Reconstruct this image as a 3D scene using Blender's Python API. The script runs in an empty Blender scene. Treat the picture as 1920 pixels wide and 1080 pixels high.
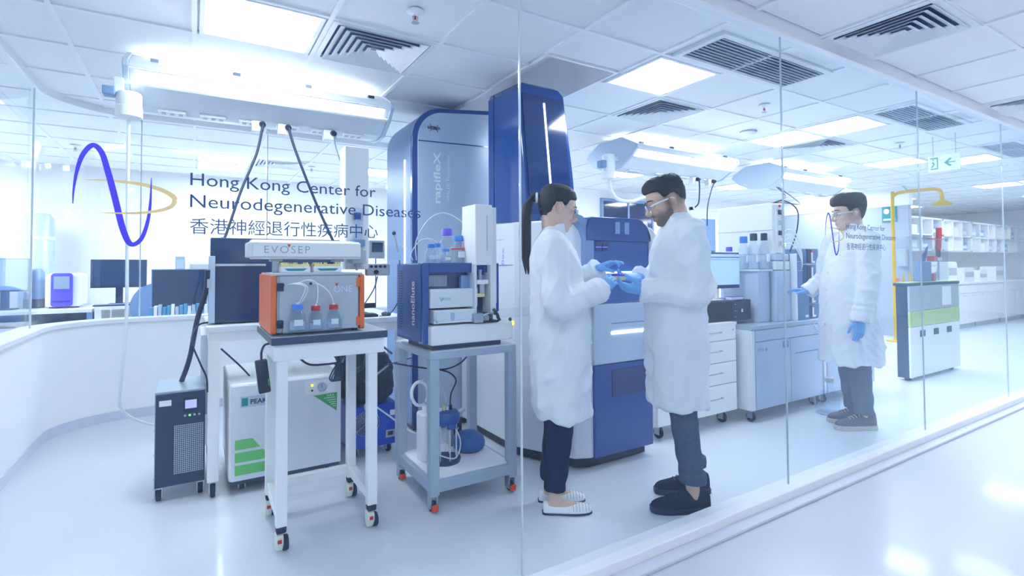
import bpy, bmesh, math, random
import numpy as np
from mathutils import Vector, Matrix
random.seed(7)
rng = np.random.default_rng(7)
SC = bpy.context.scene
COL = SC.collection
# ------------------------------------------------------------ camera, world, exposure
CAM_H = 1.25
YAW, PITCH, ROLL = math.radians(31.573), math.radians(1.519), math.radians(-0.313)
cam = bpy.data.cameras.new('camera')
cam.sensor_width = 36.0
cam.lens = 968.3 / 1920 * 36
cam.shift_y = -65.59 / 1920
cam.clip_start = 0.05
co = bpy.data.objects.new('camera', cam)
COL.objects.link(co)
_fw = Vector((math.sin(YAW) * math.cos(PITCH), math.cos(YAW) * math.cos(PITCH), math.sin(PITCH)))
_r0 = Vector((math.cos(YAW), -math.sin(YAW), 0))
_u0 = _r0.cross(_fw)
_r = _r0 * math.cos(ROLL) + _u0 * math.sin(ROLL)
_u = _u0 * math.cos(ROLL) - _r0 * math.sin(ROLL)
M4 = Matrix((_r, _u, -_fw)).transposed().to_4x4()
M4.translation = (0, 0, CAM_H)
co.matrix_world = M4
SC.camera = co
w = bpy.data.worlds.new('world')
SC.world = w
w.use_nodes = True
w.node_tree.nodes['Background'].inputs[0].default_value = (0.80, 0.90, 1.0, 1)
w.node_tree.nodes['Background'].inputs[1].default_value = 0.9
SC.view_settings.view_transform = 'Standard'
SC.view_settings.look = 'None'
SC.view_settings.gamma = 1
SC.view_settings.use_curve_mapping = False
SC.view_settings.exposure = 1.18
LIGHT = 13.0          # emission of the ceiling panels
LCOL = (0.92, 0.98, 1.0)
SC.cycles.transparent_max_bounces = 24
SC.cycles.max_bounces = 7
SC.cycles.diffuse_bounces = 5
SC.cycles.glossy_bounces = 3

# ------------------------------------------------------------ materials
MATS = {}
def lin(h):
    h = h.lstrip('#')
    c = [int(h[i:i + 2], 16) / 255 for i in (0, 2, 4)]
    return tuple(x / 12.92 if x <= .04045 else ((x + .055) / 1.055) ** 2.4 for x in c)
def mat(name, col, rough=.5, metal=0.0, noise=0.0, scale=30.0, bump=0.0, coat=0.0, spec=.5, emit=None, es=0.0, alpha=None, trans=0.0, stretch=None, vcol=None):
    m = bpy.data.materials.new(name)
    m.use_nodes = True
    nt = m.node_tree
    b = nt.nodes['Principled BSDF']
    c = lin(col) if isinstance(col, str) else col
    b.inputs['Base Color'].default_value = (*c, 1)
    b.inputs['Roughness'].default_value = rough
    b.inputs['Metallic'].default_value = metal
    b.inputs['Specular IOR Level'].default_value = spec
    b.inputs['Coat Weight'].default_value = coat
    b.inputs['Coat Roughness'].default_value = .08
    if trans:
        b.inputs['Transmission Weight'].default_value = trans
    if emit:
        e = lin(emit) if isinstance(emit, str) else emit
        b.inputs['Emission Color'].default_value = (*e, 1)
        b.inputs['Emission Strength'].default_value = es
    if alpha is not None:
        b.inputs['Alpha'].default_value = alpha
    if vcol:
        a = nt.nodes.new('ShaderNodeVertexColor')
        a.layer_name = vcol
        nt.links.new(a.outputs[0], b.inputs['Base Color'])
    if noise or bump:
        tc = nt.nodes.new('ShaderNodeTexCoord')
        n = nt.nodes.new('ShaderNodeTexNoise')
        n.inputs['Scale'].default_value = scale
        n.inputs['Detail'].default_value = 4
        src = tc.outputs['Object']
        if stretch:
            mp = nt.nodes.new('ShaderNodeMapping')
            mp.inputs['Scale'].default_value = stretch
            nt.links.new(src, mp.inputs[0])
            src = mp.outputs[0]
        nt.links.new(src, n.inputs['Vector'])
        if noise:
            mx = nt.nodes.new('ShaderNodeMix')
            mx.data_type = 'RGBA'
            mx.blend_type = 'MULTIPLY'
            mx.inputs[0].default_value = 1
            rp = nt.nodes.new('ShaderNodeMapRange')
            rp.inputs['From Min'].default_value = .3
            rp.inputs['From Max'].default_value = .7
            rp.inputs['To Min'].default_value = 1 - noise
            rp.inputs['To Max'].default_value = 1
            nt.links.new(n.outputs['Fac'], rp.inputs['Value'])
            mx.inputs[6].default_value = (*c, 1)
            if vcol:
                nt.links.new(a.outputs[0], mx.inputs[6])
            nt.links.new(rp.outputs[0], mx.inputs[7])
            nt.links.new(mx.outputs[2], b.inputs['Base Color'])
        if bump:
            bp = nt.nodes.new('ShaderNodeBump')
            bp.inputs['Strength'].default_value = bump
            bp.inputs['Distance'].default_value = .01
            nt.links.new(n.outputs['Fac'], bp.inputs['Height'])
            nt.links.new(bp.outputs[0], b.inputs['Normal'])
    MATS[name] = m
    return m
def pane_mat(name, tint, gloss=(1.0, 1.0, 1.0), rough=0.0, ior=1.45):
    m = bpy.data.materials.new(name)
    m.use_nodes = True
    nt = m.node_tree
    nt.nodes.remove(nt.nodes['Principled BSDF'])
    out = nt.nodes['Material Output']
    tr = nt.nodes.new('ShaderNodeBsdfTransparent')
    tr.inputs[0].default_value = (*tint, 1)
    gl = nt.nodes.new('ShaderNodeBsdfGlossy')
    gl.inputs[0].default_value = (*gloss, 1)
    gl.inputs['Roughness'].default_value = rough
    f0 = ((ior - 1) / (ior + 1)) ** 2
    lw = nt.nodes.new('ShaderNodeLayerWeight')
    pw = nt.nodes.new('ShaderNodeMath'); pw.operation = 'POWER'
    pw.inputs[1].default_value = 5
    nt.links.new(lw.outputs['Facing'], pw.inputs[0])
    fr = nt.nodes.new('ShaderNodeMath'); fr.operation = 'MULTIPLY_ADD'
    fr.inputs[1].default_value = 1 - f0
    fr.inputs[2].default_value = f0
    nt.links.new(pw.outputs[0], fr.inputs[0])
    mx = nt.nodes.new('ShaderNodeMixShader')
    nt.links.new(fr.outputs[0], mx.inputs[0])
    nt.links.new(tr.outputs[0], mx.inputs[1])
    nt.links.new(gl.outputs[0], mx.inputs[2])
    nt.links.new(mx.outputs[0], out.inputs[0])
    MATS[name] = m
    return m

mat('wall_white', '#f8f9fa', .55, noise=.02, scale=6)
mat('wall_grey', '#aab6c8', .6, noise=.04, scale=5)
mat('floor_vinyl', '#dbe2ee', .34, noise=.045, scale=90, spec=.45, coat=.15)
mat('corridor_vinyl', '#cdd1e1', .32, noise=.035, scale=90, spec=.45, coat=.15)
mat('skirting', '#d3d8e8', .4, noise=.03, scale=20)
mat('tile', '#f1f4f6', .8, noise=.03, scale=60, bump=.05)
mat('tbar', '#f2f5fa', .45, noise=.02, scale=20)
mat('trim_white', '#eef1f8', .35, noise=.02, scale=12)
mat('vent_metal', '#e8eef3', .45, noise=.03, scale=15)
mat('vent_shade', '#44679a', .7, noise=.1, scale=12)  # shade of the plenum above the vents, put into the colour
mat('frame_white', '#f6f8fa', .35, noise=.02, scale=14)
mat('frame_grey', '#a9bace', .4, metal=.15, noise=.04, scale=14)
mat('steel', '#b9c4d2', .3, metal=.8, noise=.05, scale=30)
mat('chrome', '#dbe2ea', .12, metal=1.0)
mat('plastic_white', '#f1f4f7', .35, noise=.02, scale=10)
mat('plastic_offwhite', '#e7ebdf', .4, noise=.03, scale=20)
mat('plastic_grey', '#b6bfcb', .4, noise=.03, scale=14)
mat('plastic_dark', '#20365c', .4, noise=.12, scale=25)
mat('black_plastic', '#0f1f3e', .45, noise=.15, scale=30)
mat('black_gloss', '#0c2a5e', .08, noise=.08, scale=8, coat=.4)
mat('rubber', '#17284a', .7, noise=.1, scale=40)
mat('worktop_dark', '#2f4668', .4, noise=.12, scale=40)
mat('navy', '#0f4696', .16, noise=.05, scale=4, coat=.5)
mat('navy_dark', '#0a3272', .12, noise=.06, scale=5, coat=.5)
mat('navy_matte', '#1f569f', .4, noise=.05, scale=8)
mat('silver_blue', '#bccee3', .32, metal=.1, noise=.03, scale=6)
mat('silver_pale', '#e1e8f1', .35, noise=.02, scale=6)
mat('slate_blue', '#7a9dca', .35, noise=.03, scale=8)
mat('orange', '#ee6f2a', .45, noise=.04, scale=20)
mat('red', '#c9293a', .4, noise=.05, scale=20)
mat('red_bright', '#f2492f', .45, noise=.05, scale=20)
mat('green', '#3fae5c', .45, noise=.03, scale=20)
mat('green_light', '#6fcd75', .45, noise=.03, scale=12)
mat('green_pale', '#bfdc9a', .45, noise=.03, scale=12)
mat('teal', '#0e8e98', .45, noise=.04, scale=12)
mat('yellow', '#d8b21a', .4, noise=.06, scale=14)
mat('tip_yellow', '#efe3a0', .5, noise=.06, scale=40)
mat('blue_bright', '#1554d0', .4, noise=.06, scale=12)
mat('cap_blue', '#3f86e6', .4, noise=.03, scale=20)
mat('cap_violet', '#6558d8', .4, noise=.03, scale=20)
mat('purple_case', '#5a50d8', .35, noise=.04, scale=8)
mat('glove', '#74b6f2', .5, noise=.06, scale=25, bump=.1)
mat('coat_cloth', '#e9edf5', .85, noise=.03, scale=60, bump=.06, spec=.2)
mat('jeans', '#4d5f7d', .9, noise=.25, scale=120, bump=.15, spec=.1)
mat('trouser_black', '#11214a', .85, noise=.2, scale=60, spec=.15)
mat('trouser_grey', '#5f6c87', .9, noise=.15, scale=90, spec=.1)
mat('shoe_black', '#14233f', .75, noise=.25, scale=150, bump=.2, spec=.2)
mat('shoe_brown', '#6c6a78', .8, noise=.15, scale=60, spec=.2)
mat('sole_pale', '#c9c8bd', .7, noise=.08, scale=40)
mat('hair_dark', '#1a2036', .5, noise=.35, scale=60, bump=.5, stretch=(6, 6, 1))
mat('hair_brown', '#38323a', .5, noise=.35, scale=60, bump=.5, stretch=(6, 6, 1))
mat('skin', '#d9b9a6', .5, noise=.05, scale=50, vcol='tone', spec=.35)
mat('eye_white', '#e9e6e6', .2)
mat('lens', '#c7d9ee', .05, alpha=.35)
mat('vinyl_blue', '#23497e', .5, noise=.03, scale=20)
mat('vinyl_purple', '#4a3df0', .45, noise=.03, scale=20)
mat('vinyl_gold', '#e3cf96', .45, noise=.03, scale=20)
mat('print_blue', '#7fb2ee', .5)
mat('print_white', '#f2f6fc', .5)
mat('print_grey', '#8fa3bd', .5)
mat('print_black', '#12264a', .5)
mat('print_pale', '#d5e2f4', .5)
mat('screen_lit', '#b5cdf3', .3, emit='#8fb2f0', es=.28)
mat('screen_white', '#dce8fb', .3, emit='#dfeaff', es=.7)
mat('screen_dark', '#1b3d6b', .1, noise=.15, scale=3, coat=.4)
mat('lcd', '#8f92ff', .3, emit='#7d80ff', es=.8)
mat('led_white', '#ffffff', .3, emit='#eaf2ff', es=5.0)
mat('led_yellow', '#f5e625', .3, emit='#f5e625', es=1.2)
mat('led_green', '#4fe04a', .3, emit='#4fe04a', es=1.0)
mat('paper', '#f2f5fb', .7, noise=.02, scale=20)
mat('book_blue', '#4fa6d8', .6, noise=.1, scale=30)
mat('liquid', '#dfe9f5', .1, alpha=.45)
mat('lamp', '#ffffff', .5, emit=LCOL, es=LIGHT)
mat('lamp_up', '#ffffff', .5, emit=(1.0, .99, .95), es=LIGHT * .3)
mat('window_blue', '#1a58a6', .1, noise=.08, scale=4, coat=.3)
mat('lamp_boom', '#ffffff', .5, emit=(1.0, .98, .94), es=LIGHT * .9)
mat('exit_face', '#dff1f2', .4, emit='#dff3f6', es=.08)
mat('exit_green', '#0f9a8c', .5, emit='#0f9a8c', es=.05)
pane_mat('glass_main', (.945, .968, .985), (.72, .88, 1.0), ior=1.36)
pane_mat('glass_inner', (.97, .985, .995), ior=1.36)
pane_mat('glass_bottle', (.90, .94, .97), ior=1.3)
pane_mat('acrylic', (.93, .96, .98), ior=1.35)
mat('module_slate', '#5b7ea9', .4, noise=.04, scale=10)
mat('seal_pale', '#d3e0ea', .3, noise=.04, scale=20)
mat('glass_edge', '#c3d3df', .15, noise=.05, scale=20)
mat('bag_black', '#14264a', .55, noise=.2, scale=12, bump=.5)
mat('cable_black', '#15294c', .5)
mat('cable_grey', '#7d93b3', .45)
mat('tube_clear', '#e6eef7', .25, alpha=.75)
mat('hose_white', '#e9f0f8', .4)

# ------------------------------------------------------------ mesh helpers
LOC = {}
class MB:
    def __init__(s):
        s.v = []; s.f = []
    def add(s, vs, fs):
        o = len(s.v)
        s.v += [tuple(map(float, p)) for p in vs]
        s.f += [tuple(i + o for i in f) for f in fs]
        return s
    def box(s, x0, x1, y0, y1, z0, z1):
        return s.add([(x0, y0, z0), (x1, y0, z0), (x1, y1, z0), (x0, y1, z0), (x0, y0, z1), (x1, y0, z1), (x1, y1, z1), (x0, y1, z1)],
                     [(0, 3, 2, 1), (4, 5, 6, 7), (0, 1, 5, 4), (1, 2, 6, 5), (2, 3, 7, 6), (3, 0, 4, 7)])
    def obox(s, c, size, ax=(1, 0, 0), up=(0, 0, 1)):
        ax = Vector(ax).normalized(); up = Vector(up)
        sd = up.cross(ax).normalized(); up = ax.cross(sd).normalized(); c = Vector(c)
        a, b, d = size[0] / 2, size[1] / 2, size[2] / 2
        P = [c + ax * (i * a) + sd * (j * b) + up * (k * d) for k in (-1, 1) for i, j in ((-1, -1), (1, -1), (1, 1), (-1, 1))]
        return s.add(P, [(0, 3, 2, 1), (4, 5, 6, 7), (0, 1, 5, 4), (1, 2, 6, 5), (2, 3, 7, 6), (3, 0, 4, 7)])
    def loft(s, rings, cap=True, closed=False):
        n = len(rings[0]); o = []
        vs = [p for r in rings for p in r]
        m = len(rings)
        for i in range(m if closed else m - 1):
            a, b = i * n, ((i + 1) % m) * n
            for j in range(n):
                o.append((a + j, a + (j + 1) % n, b + (j + 1) % n, b + j))
        if cap and not closed:
            o.append(tuple(range(n - 1, -1, -1)))
            o.append(tuple((m - 1) * n + j for j in range(n)))
        return s.add(vs, o)
    def tube(s, pts, r, n=8, sx=1.0, sub=0, cap=True):
        pts = [Vector(p) for p in pts]
        rs = list(r) if hasattr(r, '__len__') else [r] * len(pts)
        if sub:
            pts, rs = smooth_path(pts, rs, sub)
        rings = []; nrm = None
        for i, p in enumerate(pts):
            t = (pts[min(i + 1, len(pts) - 1)] - pts[max(i - 1, 0)])
            t = t.normalized() if t.length > 1e-9 else Vector((0, 0, 1))
            if nrm is None:
                a = Vector((0, 0, 1)) if abs(t.z) < .9 else Vector((1, 0, 0))
                nrm = (a - t * a.dot(t)).normalized()
            else:
                nrm = (nrm - t * nrm.dot(t)).normalized()
            b = t.cross(nrm)
            rings.append([p + (nrm * math.cos(2 * math.pi * k / n) + b * (math.sin(2 * math.pi * k / n) * sx)) * rs[i] for k in range(n)])
        return s.loft(rings, cap)
    def cyl(s, p0, p1, r0, r1=None, n=16):
        return s.tube([p0, p1], [r0, r0 if r1 is None else r1], n)
    def lathe(s, prof, c=(0, 0, 0), n=20, ax=(0, 0, 1)):
        ax = Vector(ax).normalized(); c = Vector(c)
        a = Vector((1, 0, 0)) if abs(ax.x) < .9 else Vector((0, 1, 0))
        e = (a - ax * a.dot(ax)).normalized(); g = ax.cross(e)
        return s.loft([[c + ax * z + (e * math.cos(2 * math.pi * k / n) + g * math.sin(2 * math.pi * k / n)) * max(r, 1e-4) for k in range(n)] for r, z in prof])
    def prism(s, poly, axis, a, b):
        def q(u, v, t):
            return {'x': (t, u, v), 'y': (u, t, v), 'z': (u, v, t)}[axis]
        return s.loft([[q(u, v, a) for u, v in poly], [q(u, v, b) for u, v in poly]])
    def ball(s, c, r, n=16, m=10):
        r = r if hasattr(r, '__len__') else (r, r, r)
        return s.loft([[(c[0] + r[0] * math.sin(math.pi * max(min(i / m, 1), 0) + (1e-3 if i == 0 else -1e-3 if i == m else 0)) * math.cos(2 * math.pi * k / n),
                         c[1] + r[1] * math.sin(math.pi * i / m + (1e-3 if i == 0 else -1e-3 if i == m else 0)) * math.sin(2 * math.pi * k / n),
                         c[2] - r[2] * math.cos(math.pi * i / m)) for k in range(n)] for i in range(m + 1)])
    def mesh(s, name, off=(0, 0, 0), smooth=False, ang=38):
        me = bpy.data.meshes.new(name)
        me.from_pydata([(p[0] - off[0], p[1] - off[1], p[2] - off[2]) for p in s.v], [], s.f)
        bm = bmesh.new(); bm.from_mesh(me)
        bmesh.ops.recalc_face_normals(bm, faces=bm.faces)
        bm.to_mesh(me); bm.free()
        if smooth:
            me.polygons.foreach_set('use_smooth', [True] * len(me.polygons))
            me.set_sharp_from_angle(angle=math.radians(ang))
        return me
    def build(s, name, m, parent=None, bevel=0, smooth=False, label=None, seg=2, ang=38):
        off = LOC.get(parent.name, (0, 0, 0)) if parent else (0, 0, 0)
        me = s.mesh(name, off, smooth, ang)
        return put(name, me, m, parent, bevel, label, seg)
def put(name, me, m, parent=None, bevel=0, label=None, seg=2):
    o = bpy.data.objects.new(name, me)
    COL.objects.link(o)
    if m is not None:
        me.materials.append(MATS[m] if isinstance(m, str) else m)
    if parent is not None:
        o.parent = parent
        LOC[o.name] = LOC.get(parent.name, (0, 0, 0))
    if bevel:
        b = o.modifiers.new('bevel', 'BEVEL')
        b.width = bevel; b.segments = seg; b.limit_method = 'ANGLE'; b.angle_limit = math.radians(40)
        b.harden_normals = False
    if label:
        o['label'] = label
    return o
def smooth_path(pts, rs, sub):
    P, R = [], []
    n = len(pts)
    for i in range(n - 1):
        p0, p1, p2, p3 = pts[max(i - 1, 0)], pts[i], pts[i + 1], pts[min(i + 2, n - 1)]
        for k in range(sub):
            t = k / sub
            P.append(.5 * ((2 * p1) + (p2 - p0) * t + (2 * p0 - 5 * p1 + 4 * p2 - p3) * t * t + (3 * p1 - p0 - 3 * p2 + p3) * t ** 3))
            R.append(rs[i] * (1 - t) + rs[i + 1] * t)
    P.append(pts[-1]); R.append(rs[-1])
    return P, R
def rbox2(x0, x1, y0, y1, r, n=5, corners=(1, 1, 1, 1)):
    """rounded rectangle outline, corners in the order x1y1, x0y1, x0y0, x1y0"""
    out = []
    for (cx, cy, a0), on in zip(((x1 - r, y1 - r, 0), (x0 + r, y1 - r, 90), (x0 + r, y0 + r, 180), (x1 - r, y0 + r, 270)), corners):
        if on:
            out += [(cx + r * math.cos(math.radians(a0 + 90 * k / n)), cy + r * math.sin(math.radians(a0 + 90 * k / n))) for k in range(n + 1)]
        else:
            out.append((x1 if a0 in (0, 270) else x0, y1 if a0 in (0, 90) else y0))
    return out
def tag(o, label=None, cat=None, group=None, kind=None):
    for k, v in (('label', label), ('category', cat), ('group', group), ('kind', kind)):
        if v:
            o[k] = v
    return o
def thing(name, label, cat, loc, group=None):
    o = bpy.data.objects.new(name, None)
    o.empty_display_size = .1
    COL.objects.link(o)
    o.location = loc
    LOC[o.name] = tuple(loc)
    return tag(o, label, cat, group)
def struct(name, mb, m, bevel=0, smooth=False):
    return tag(mb.build(name, m, None, bevel, smooth), kind='structure')
def dup(root, loc, label=None, rotz=None):
    r = root.copy(); COL.objects.link(r)
    r.location = loc
    LOC[r.name] = tuple(loc)
    if rotz is not None:
        r.rotation_euler = (0, 0, rotz)
    if label:
        r['label'] = label
    for ch in root.children:
        c = ch.copy(); COL.objects.link(c); c.parent = r; LOC[c.name] = LOC[r.name]
        for g in ch.children:
            d = g.copy(); COL.objects.link(d); d.parent = c; LOC[d.name] = LOC[r.name]
    return r
def text(body, name, m, parent, o, right, up, width=None, height=None, label=None, center=False, bold=0.0, track=1.0):
    c = bpy.data.curves.new('t', 'FONT')
    c.body = body; c.offset = bold; c.space_character = track; c.resolution_u = 3
    t = bpy.data.objects.new('t', c); COL.objects.link(t)
    bpy.context.view_layer.update()
    ev = t.evaluated_get(bpy.context.evaluated_depsgraph_get())
    me = ev.to_mesh()
    V = np.array([v.co[:] for v in me.vertices]); F = [tuple(p.vertices) for p in me.polygons]
    ev.to_mesh_clear()
    bpy.data.objects.remove(t); bpy.data.curves.remove(c)
    mn, mx = V.min(0), V.max(0)
    sx = width / (mx[0] - mn[0]) if width else None
    sy = height / (mx[1] - mn[1]) if height else sx
    sx = sx or sy
    x = (V[:, 0] - mn[0]) * sx; y = (V[:, 1] - mn[1]) * sy
    if center:
        x -= x.max() / 2; y -= y.max() / 2
    o = np.array(o, float); R = np.array(right, float); U = np.array(up, float)
    off = np.array(LOC.get(parent.name, (0, 0, 0)) if parent else (0, 0, 0))
    W = o + x[:, None] * R + y[:, None] * U - off
    m2 = bpy.data.meshes.new(name)
    m2.from_pydata([tuple(p) for p in W], [], F)
    return put(name, m2, m, parent, 0, label)
def cord(name, label, pts, r, m='cable_black', n=6, sub=5, cat='cable', group=None):
    mb = MB().tube(pts, r, n, sub=sub)
    o = mb.build(name, m, None, smooth=True, ang=80)
    return tag(o, label, cat, group)
RX, UZ = (1, 0, 0), (0, 0, 1)
# ------------------------------------------------------------ the room
ZC = 2.588
GY = 1.641            # plane of the long glass wall
struct('floor', MB().box(-6.5, 18, GY, 9.2, -.05, 0), 'floor_vinyl')
struct('floor_corridor', MB().box(-6.5, 18, -2.6, GY, -.05, 0), 'corridor_vinyl')
XL = [-.64 + .627 * k for k in range(-9, 27)]
YL = [1.675] + [2.25 + .58 * j for j in range(0, 12)]
YC = [-2.43 + .58 * j for j in range(0, 7)] + [1.605]
# slab with the recess over the tall mass spectrometer
HX0, HX1, HY0, HY1 = 1.875, 2.49, 2.62, 3.985
sl = MB()
sl.box(-6.5, HX0, -2.6, 9.2, 2.602, 2.66).box(HX1, 18, -2.6, 9.2, 2.602, 2.66)
sl.box(HX0, HX1, -2.6, HY0, 2.602, 2.66).box(HX0, HX1, HY1, 9.2, 2.602, 2.66)
ceil = struct('ceiling', sl, 'tbar')
rc = MB()
g_ = .003
rc.box(HX0 + g_, HX0 + .02, HY0 + g_, HY1 - g_, 2.584, 2.95).box(HX1 - .02, HX1 - g_, HY0 + g_, HY1 - g_, 2.584, 2.95)
rc.box(HX0 + .02, HX1 - .02, HY0 + g_, HY0 + .02, 2.584, 2.95).box(HX0 + .02, HX1 - .02, HY1 - .02, HY1 - g_, 2.584, 2.95)
rc.box(HX0 + g_, HX1 - g_, HY0 + g_, HY1 - g_, 2.95, 2.97)
rc.build('recess_box', 'wall_white', ceil)
LIGHTS = [(1, 1), (5, 0), (9, 0), (9, 1), (13, 1), (14, 0), (19, 1), (19, 0), (9, 5), (13, 5), (4, 8), (1, 8), (1, 9), (5, 5), (17, 5), (-3, 8), (-6, 6), (23, 1), (23, 5), (-4, 4), (-4, 7), (-3, 6), (16, 4), (20, 4)]  # includes panels added to brighten the office, rear lab and far end
VENTS = [(2, 1), (6, 1), (10, 1), (2, 8)]
LIN = [(5, 2), (9, 2), (13, 2)]
CLIGHT = [(1, 4), (9, 4), (13, 4), (19, 4), (23, 4), (-2, 0)]     # corridor cells, column and row; unseen, all but the last added for light
CVENT = [(6, 6), (10, 6)]
used = set(LIGHTS) | set(VENTS)
tile_me = {}
def tile(x0, x1, y0, y1, far):
    g = .012
    if far is not None:
        far.box(x0 + g, x1 - g, y0 + g, y1 - g, 2.594, 2.602)
        return
    key = (round(x1 - x0, 3), round(y1 - y0, 3))
    if key not in tile_me:
        w_, d_ = key[0] / 2 - g, key[1] / 2 - g
        me = MB().box(-w_, w_, -d_, d_, -.004, .004).mesh('ceiling_tile')
        me.materials.append(MATS['tile'])
        tile_me[key] = me
    o = bpy.data.objects.new('ceiling_tile', tile_me[key])
    COL.objects.link(o); o.parent = ceil
    o.location = ((x0 + x1) / 2, (y0 + y1) / 2, 2.598)
def far_cell(x, y):
    d = x * math.sin(YAW) + y * math.cos(YAW)
    s = x * math.cos(YAW) - y * math.sin(YAW)
    return not (d > .6 and d < 7.4 and abs(s) < d * 1.15 + .5)
farm = MB()
for k in range(len(XL) - 1):
    kk = k - 9
    for j in range(len(YL) - 1):
        jj = j - 1
        if (kk, jj) in used or (kk == 4 and jj in (1, 2)):
            continue
        y0, y1 = YL[j], YL[j + 1]
        if kk == 4 and jj == 0:
            y1 = HY0
        if jj == -1 and (kk - 1) % 4 in (0, 1) and kk in (5, 6, 9, 10, 13, 14):
            y1 = 1.86
        tile(XL[k], XL[k + 1], y0, y1, farm if far_cell((XL[k] + XL[k + 1]) / 2, (y0 + y1) / 2) else None)
    for j in range(len(YC) - 1):
        if (kk, j) in CLIGHT or (kk, j) in CVENT:
            continue
        tile(XL[k], XL[k + 1], YC[j], YC[j + 1], farm if far_cell((XL[k] + XL[k + 1]) / 2, (YC[j] + YC[j + 1]) / 2) else None)
tag(farm.build('ceiling_tile', 'tile', ceil), kind='stuff')
for x in XL:
    segs = [(1.675, HY0), (HY1, 9.2)] if abs(x - 1.868) < .02 or abs(x - 2.495) < .02 else [(1.675, 9.2)]
    for y0, y1 in segs + [(-2.6, 1.605)]:
        MB().box(x - .013, x + .013, y0, y1, 2.583, 2.600).build('grid_rail', 'tbar', ceil)
for y in YL[1:] + YC[:-1]:
    segs = [(-6.5, HX0), (HX1, 18)] if HY0 < y < HY1 else [(-6.5, 18)]
    for x0, x1 in segs:
        MB().box(x0, x1, y - .013, y + .013, 2.584, 2.600).build('grid_rail', 'tbar', ceil)

def ceiling_light(cx, cy, w_, d_, label, group='recessed ceiling light panels'):
    t = thing('ceiling_light', label, 'ceiling light', (cx, cy, 2.584), group)
    m = MB()
    for a, b, c, d in ((-1, -.92, -1, 1), (.92, 1, -1, 1), (-.92, .92, -1, -.92), (-.92, .92, .92, 1)):
        m.box(cx + a * w_ / 2, cx + b * w_ / 2, cy + c * d_ / 2, cy + d * d_ / 2, 2.580, 2.602)
    m.build('frame', 'tbar', t)
    MB().box(cx - w_ * .46, cx + w_ * .46, cy - d_ * .46, cy + d_ * .46, 2.590, 2.600).build('diffuser', 'lamp', t)
    return t
def cell(k, j, ys=YL, off=1):
    return (XL[k + 9] + XL[k + 10]) / 2, (ys[j + off] + ys[j + off + 1]) / 2
LLAB = {(1, 1): 'square ceiling light panel above the long service boom with black cords', (5, 0): 'square ceiling light panel beside the bar grille over the bearded man',
        (9, 0): 'ceiling light panel nearer the glass of the adjoining pair', (9, 1): 'ceiling light panel farther from the glass of the adjoining pair',
        (13, 1): 'ceiling light panel above the emergency shower pipe', (14, 0): 'ceiling light panel half behind the green exit sign',
        (19, 0): 'far ceiling light panel at the lab end, nearer the glass', (19, 1): 'far ceiling light panel at the lab end, over the white benches',
        (9, 5): 'distant ceiling light panel under the middle service boom', (13, 5): 'distant ceiling light panel between the two rear service booms',
        (4, 8): 'ceiling light panel just behind the tall silver instrument', (1, 8): 'office ceiling light panel above the lettering, nearer one', (1, 9): 'office ceiling light panel above the lettering, farther one',
        (5, 5): 'added rear lab ceiling light panel hidden behind the navy tower', (17, 5): 'added rear lab ceiling light panel over the far bench', (-3, 8): 'added office ceiling light panel over the purple printer', (-6, 6): 'added office ceiling light panel by the outer wall',  # extra panels in unseen cells, added for lighting
        (23, 1): 'added ceiling light panel before the end wall, nearer the glass', (23, 5): 'added ceiling light panel before the end wall, rear row',  # added to lift the dark far end of the lab
        (-4, 4): 'added office ceiling light panel alongside the curved partition', (-4, 7): 'added office ceiling light panel beyond the edge monitor', (-3, 6): 'added office ceiling light panel above the edge desk',  # out of view, added to make the office brighter
        (16, 4): 'added ceiling light panel over the shelves next to the grey wall', (20, 4): 'added ceiling light panel over the far reagent shelves'}  # added to bring more light to the far benches
for (k, j) in LIGHTS:
    x, y = cell(k, j)
    ceiling_light(x, y, .58, .545, LLAB[(k, j)])
for n_, (k, j) in enumerate(CLIGHT):
    x, y = cell(k, j, YC, 0)
    ceiling_light(x, y, .58, .545, 'unseen corridor ceiling light panel, %s along the glass wall' % ('second', 'third', 'fourth', 'fifth', 'last', 'first')[n_], 'corridor light panels')

def square_vent(cx, cy, label, s=.27):
    t = thing('ceiling_vent', label, 'air vent', (cx, cy, 2.584), 'square ceiling air diffusers')
    m = MB()
    R, r = .30, s
    for a, b, c, d in ((-R, -r, -R, R), (r, R, -R, R), (-r, r, -R, -r), (-r, r, r, R)):
        m.box(cx + a, cx + b, cy + c * .93, cy + d * .93, 2.578, 2.602)
    m.build('frame', 'vent_metal', t)
    MB().box(cx - r, cx + r, cy - r, cy + r, 2.599, 2.601).build('shade_sheet', 'vent_shade', t)  # dark sheet coloured as the unlit plenum behind the louvers
    for q in range(6):
        a = r - .012 - q * .041; b = a - .036
        if b < .01:
            b = .004
        zt, zb = 2.570, 2.592
        ring = lambda h, z: [(cx - h, cy - h, z), (cx + h, cy - h, z), (cx + h, cy + h, z), (cx - h, cy + h, z)]
        MB().loft([ring(a, zt), ring(a, zt + .003), ring(b, zb + .003), ring(b, zb)], closed=True).build('louver', 'vent_metal', t)
    return t
for (k, j), lb in zip(VENTS, ('square air diffuser beside the light panel, above the boom end', 'square air diffuser beyond the light panel over the bearded man',
                              'square air diffuser next to the paired light panels', 'square air diffuser in the office ceiling beyond the hanging cords')):
    x, y = cell(k, j)
    square_vent(x, y, lb)
for (k, j), lb in zip(CVENT, ('large square air diffuser in the corridor ceiling outside the glass', 'corridor air diffuser cut off by the frame edge')):
    square_vent(XL[k + 9] + .313, 1.325, lb, .255)
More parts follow.
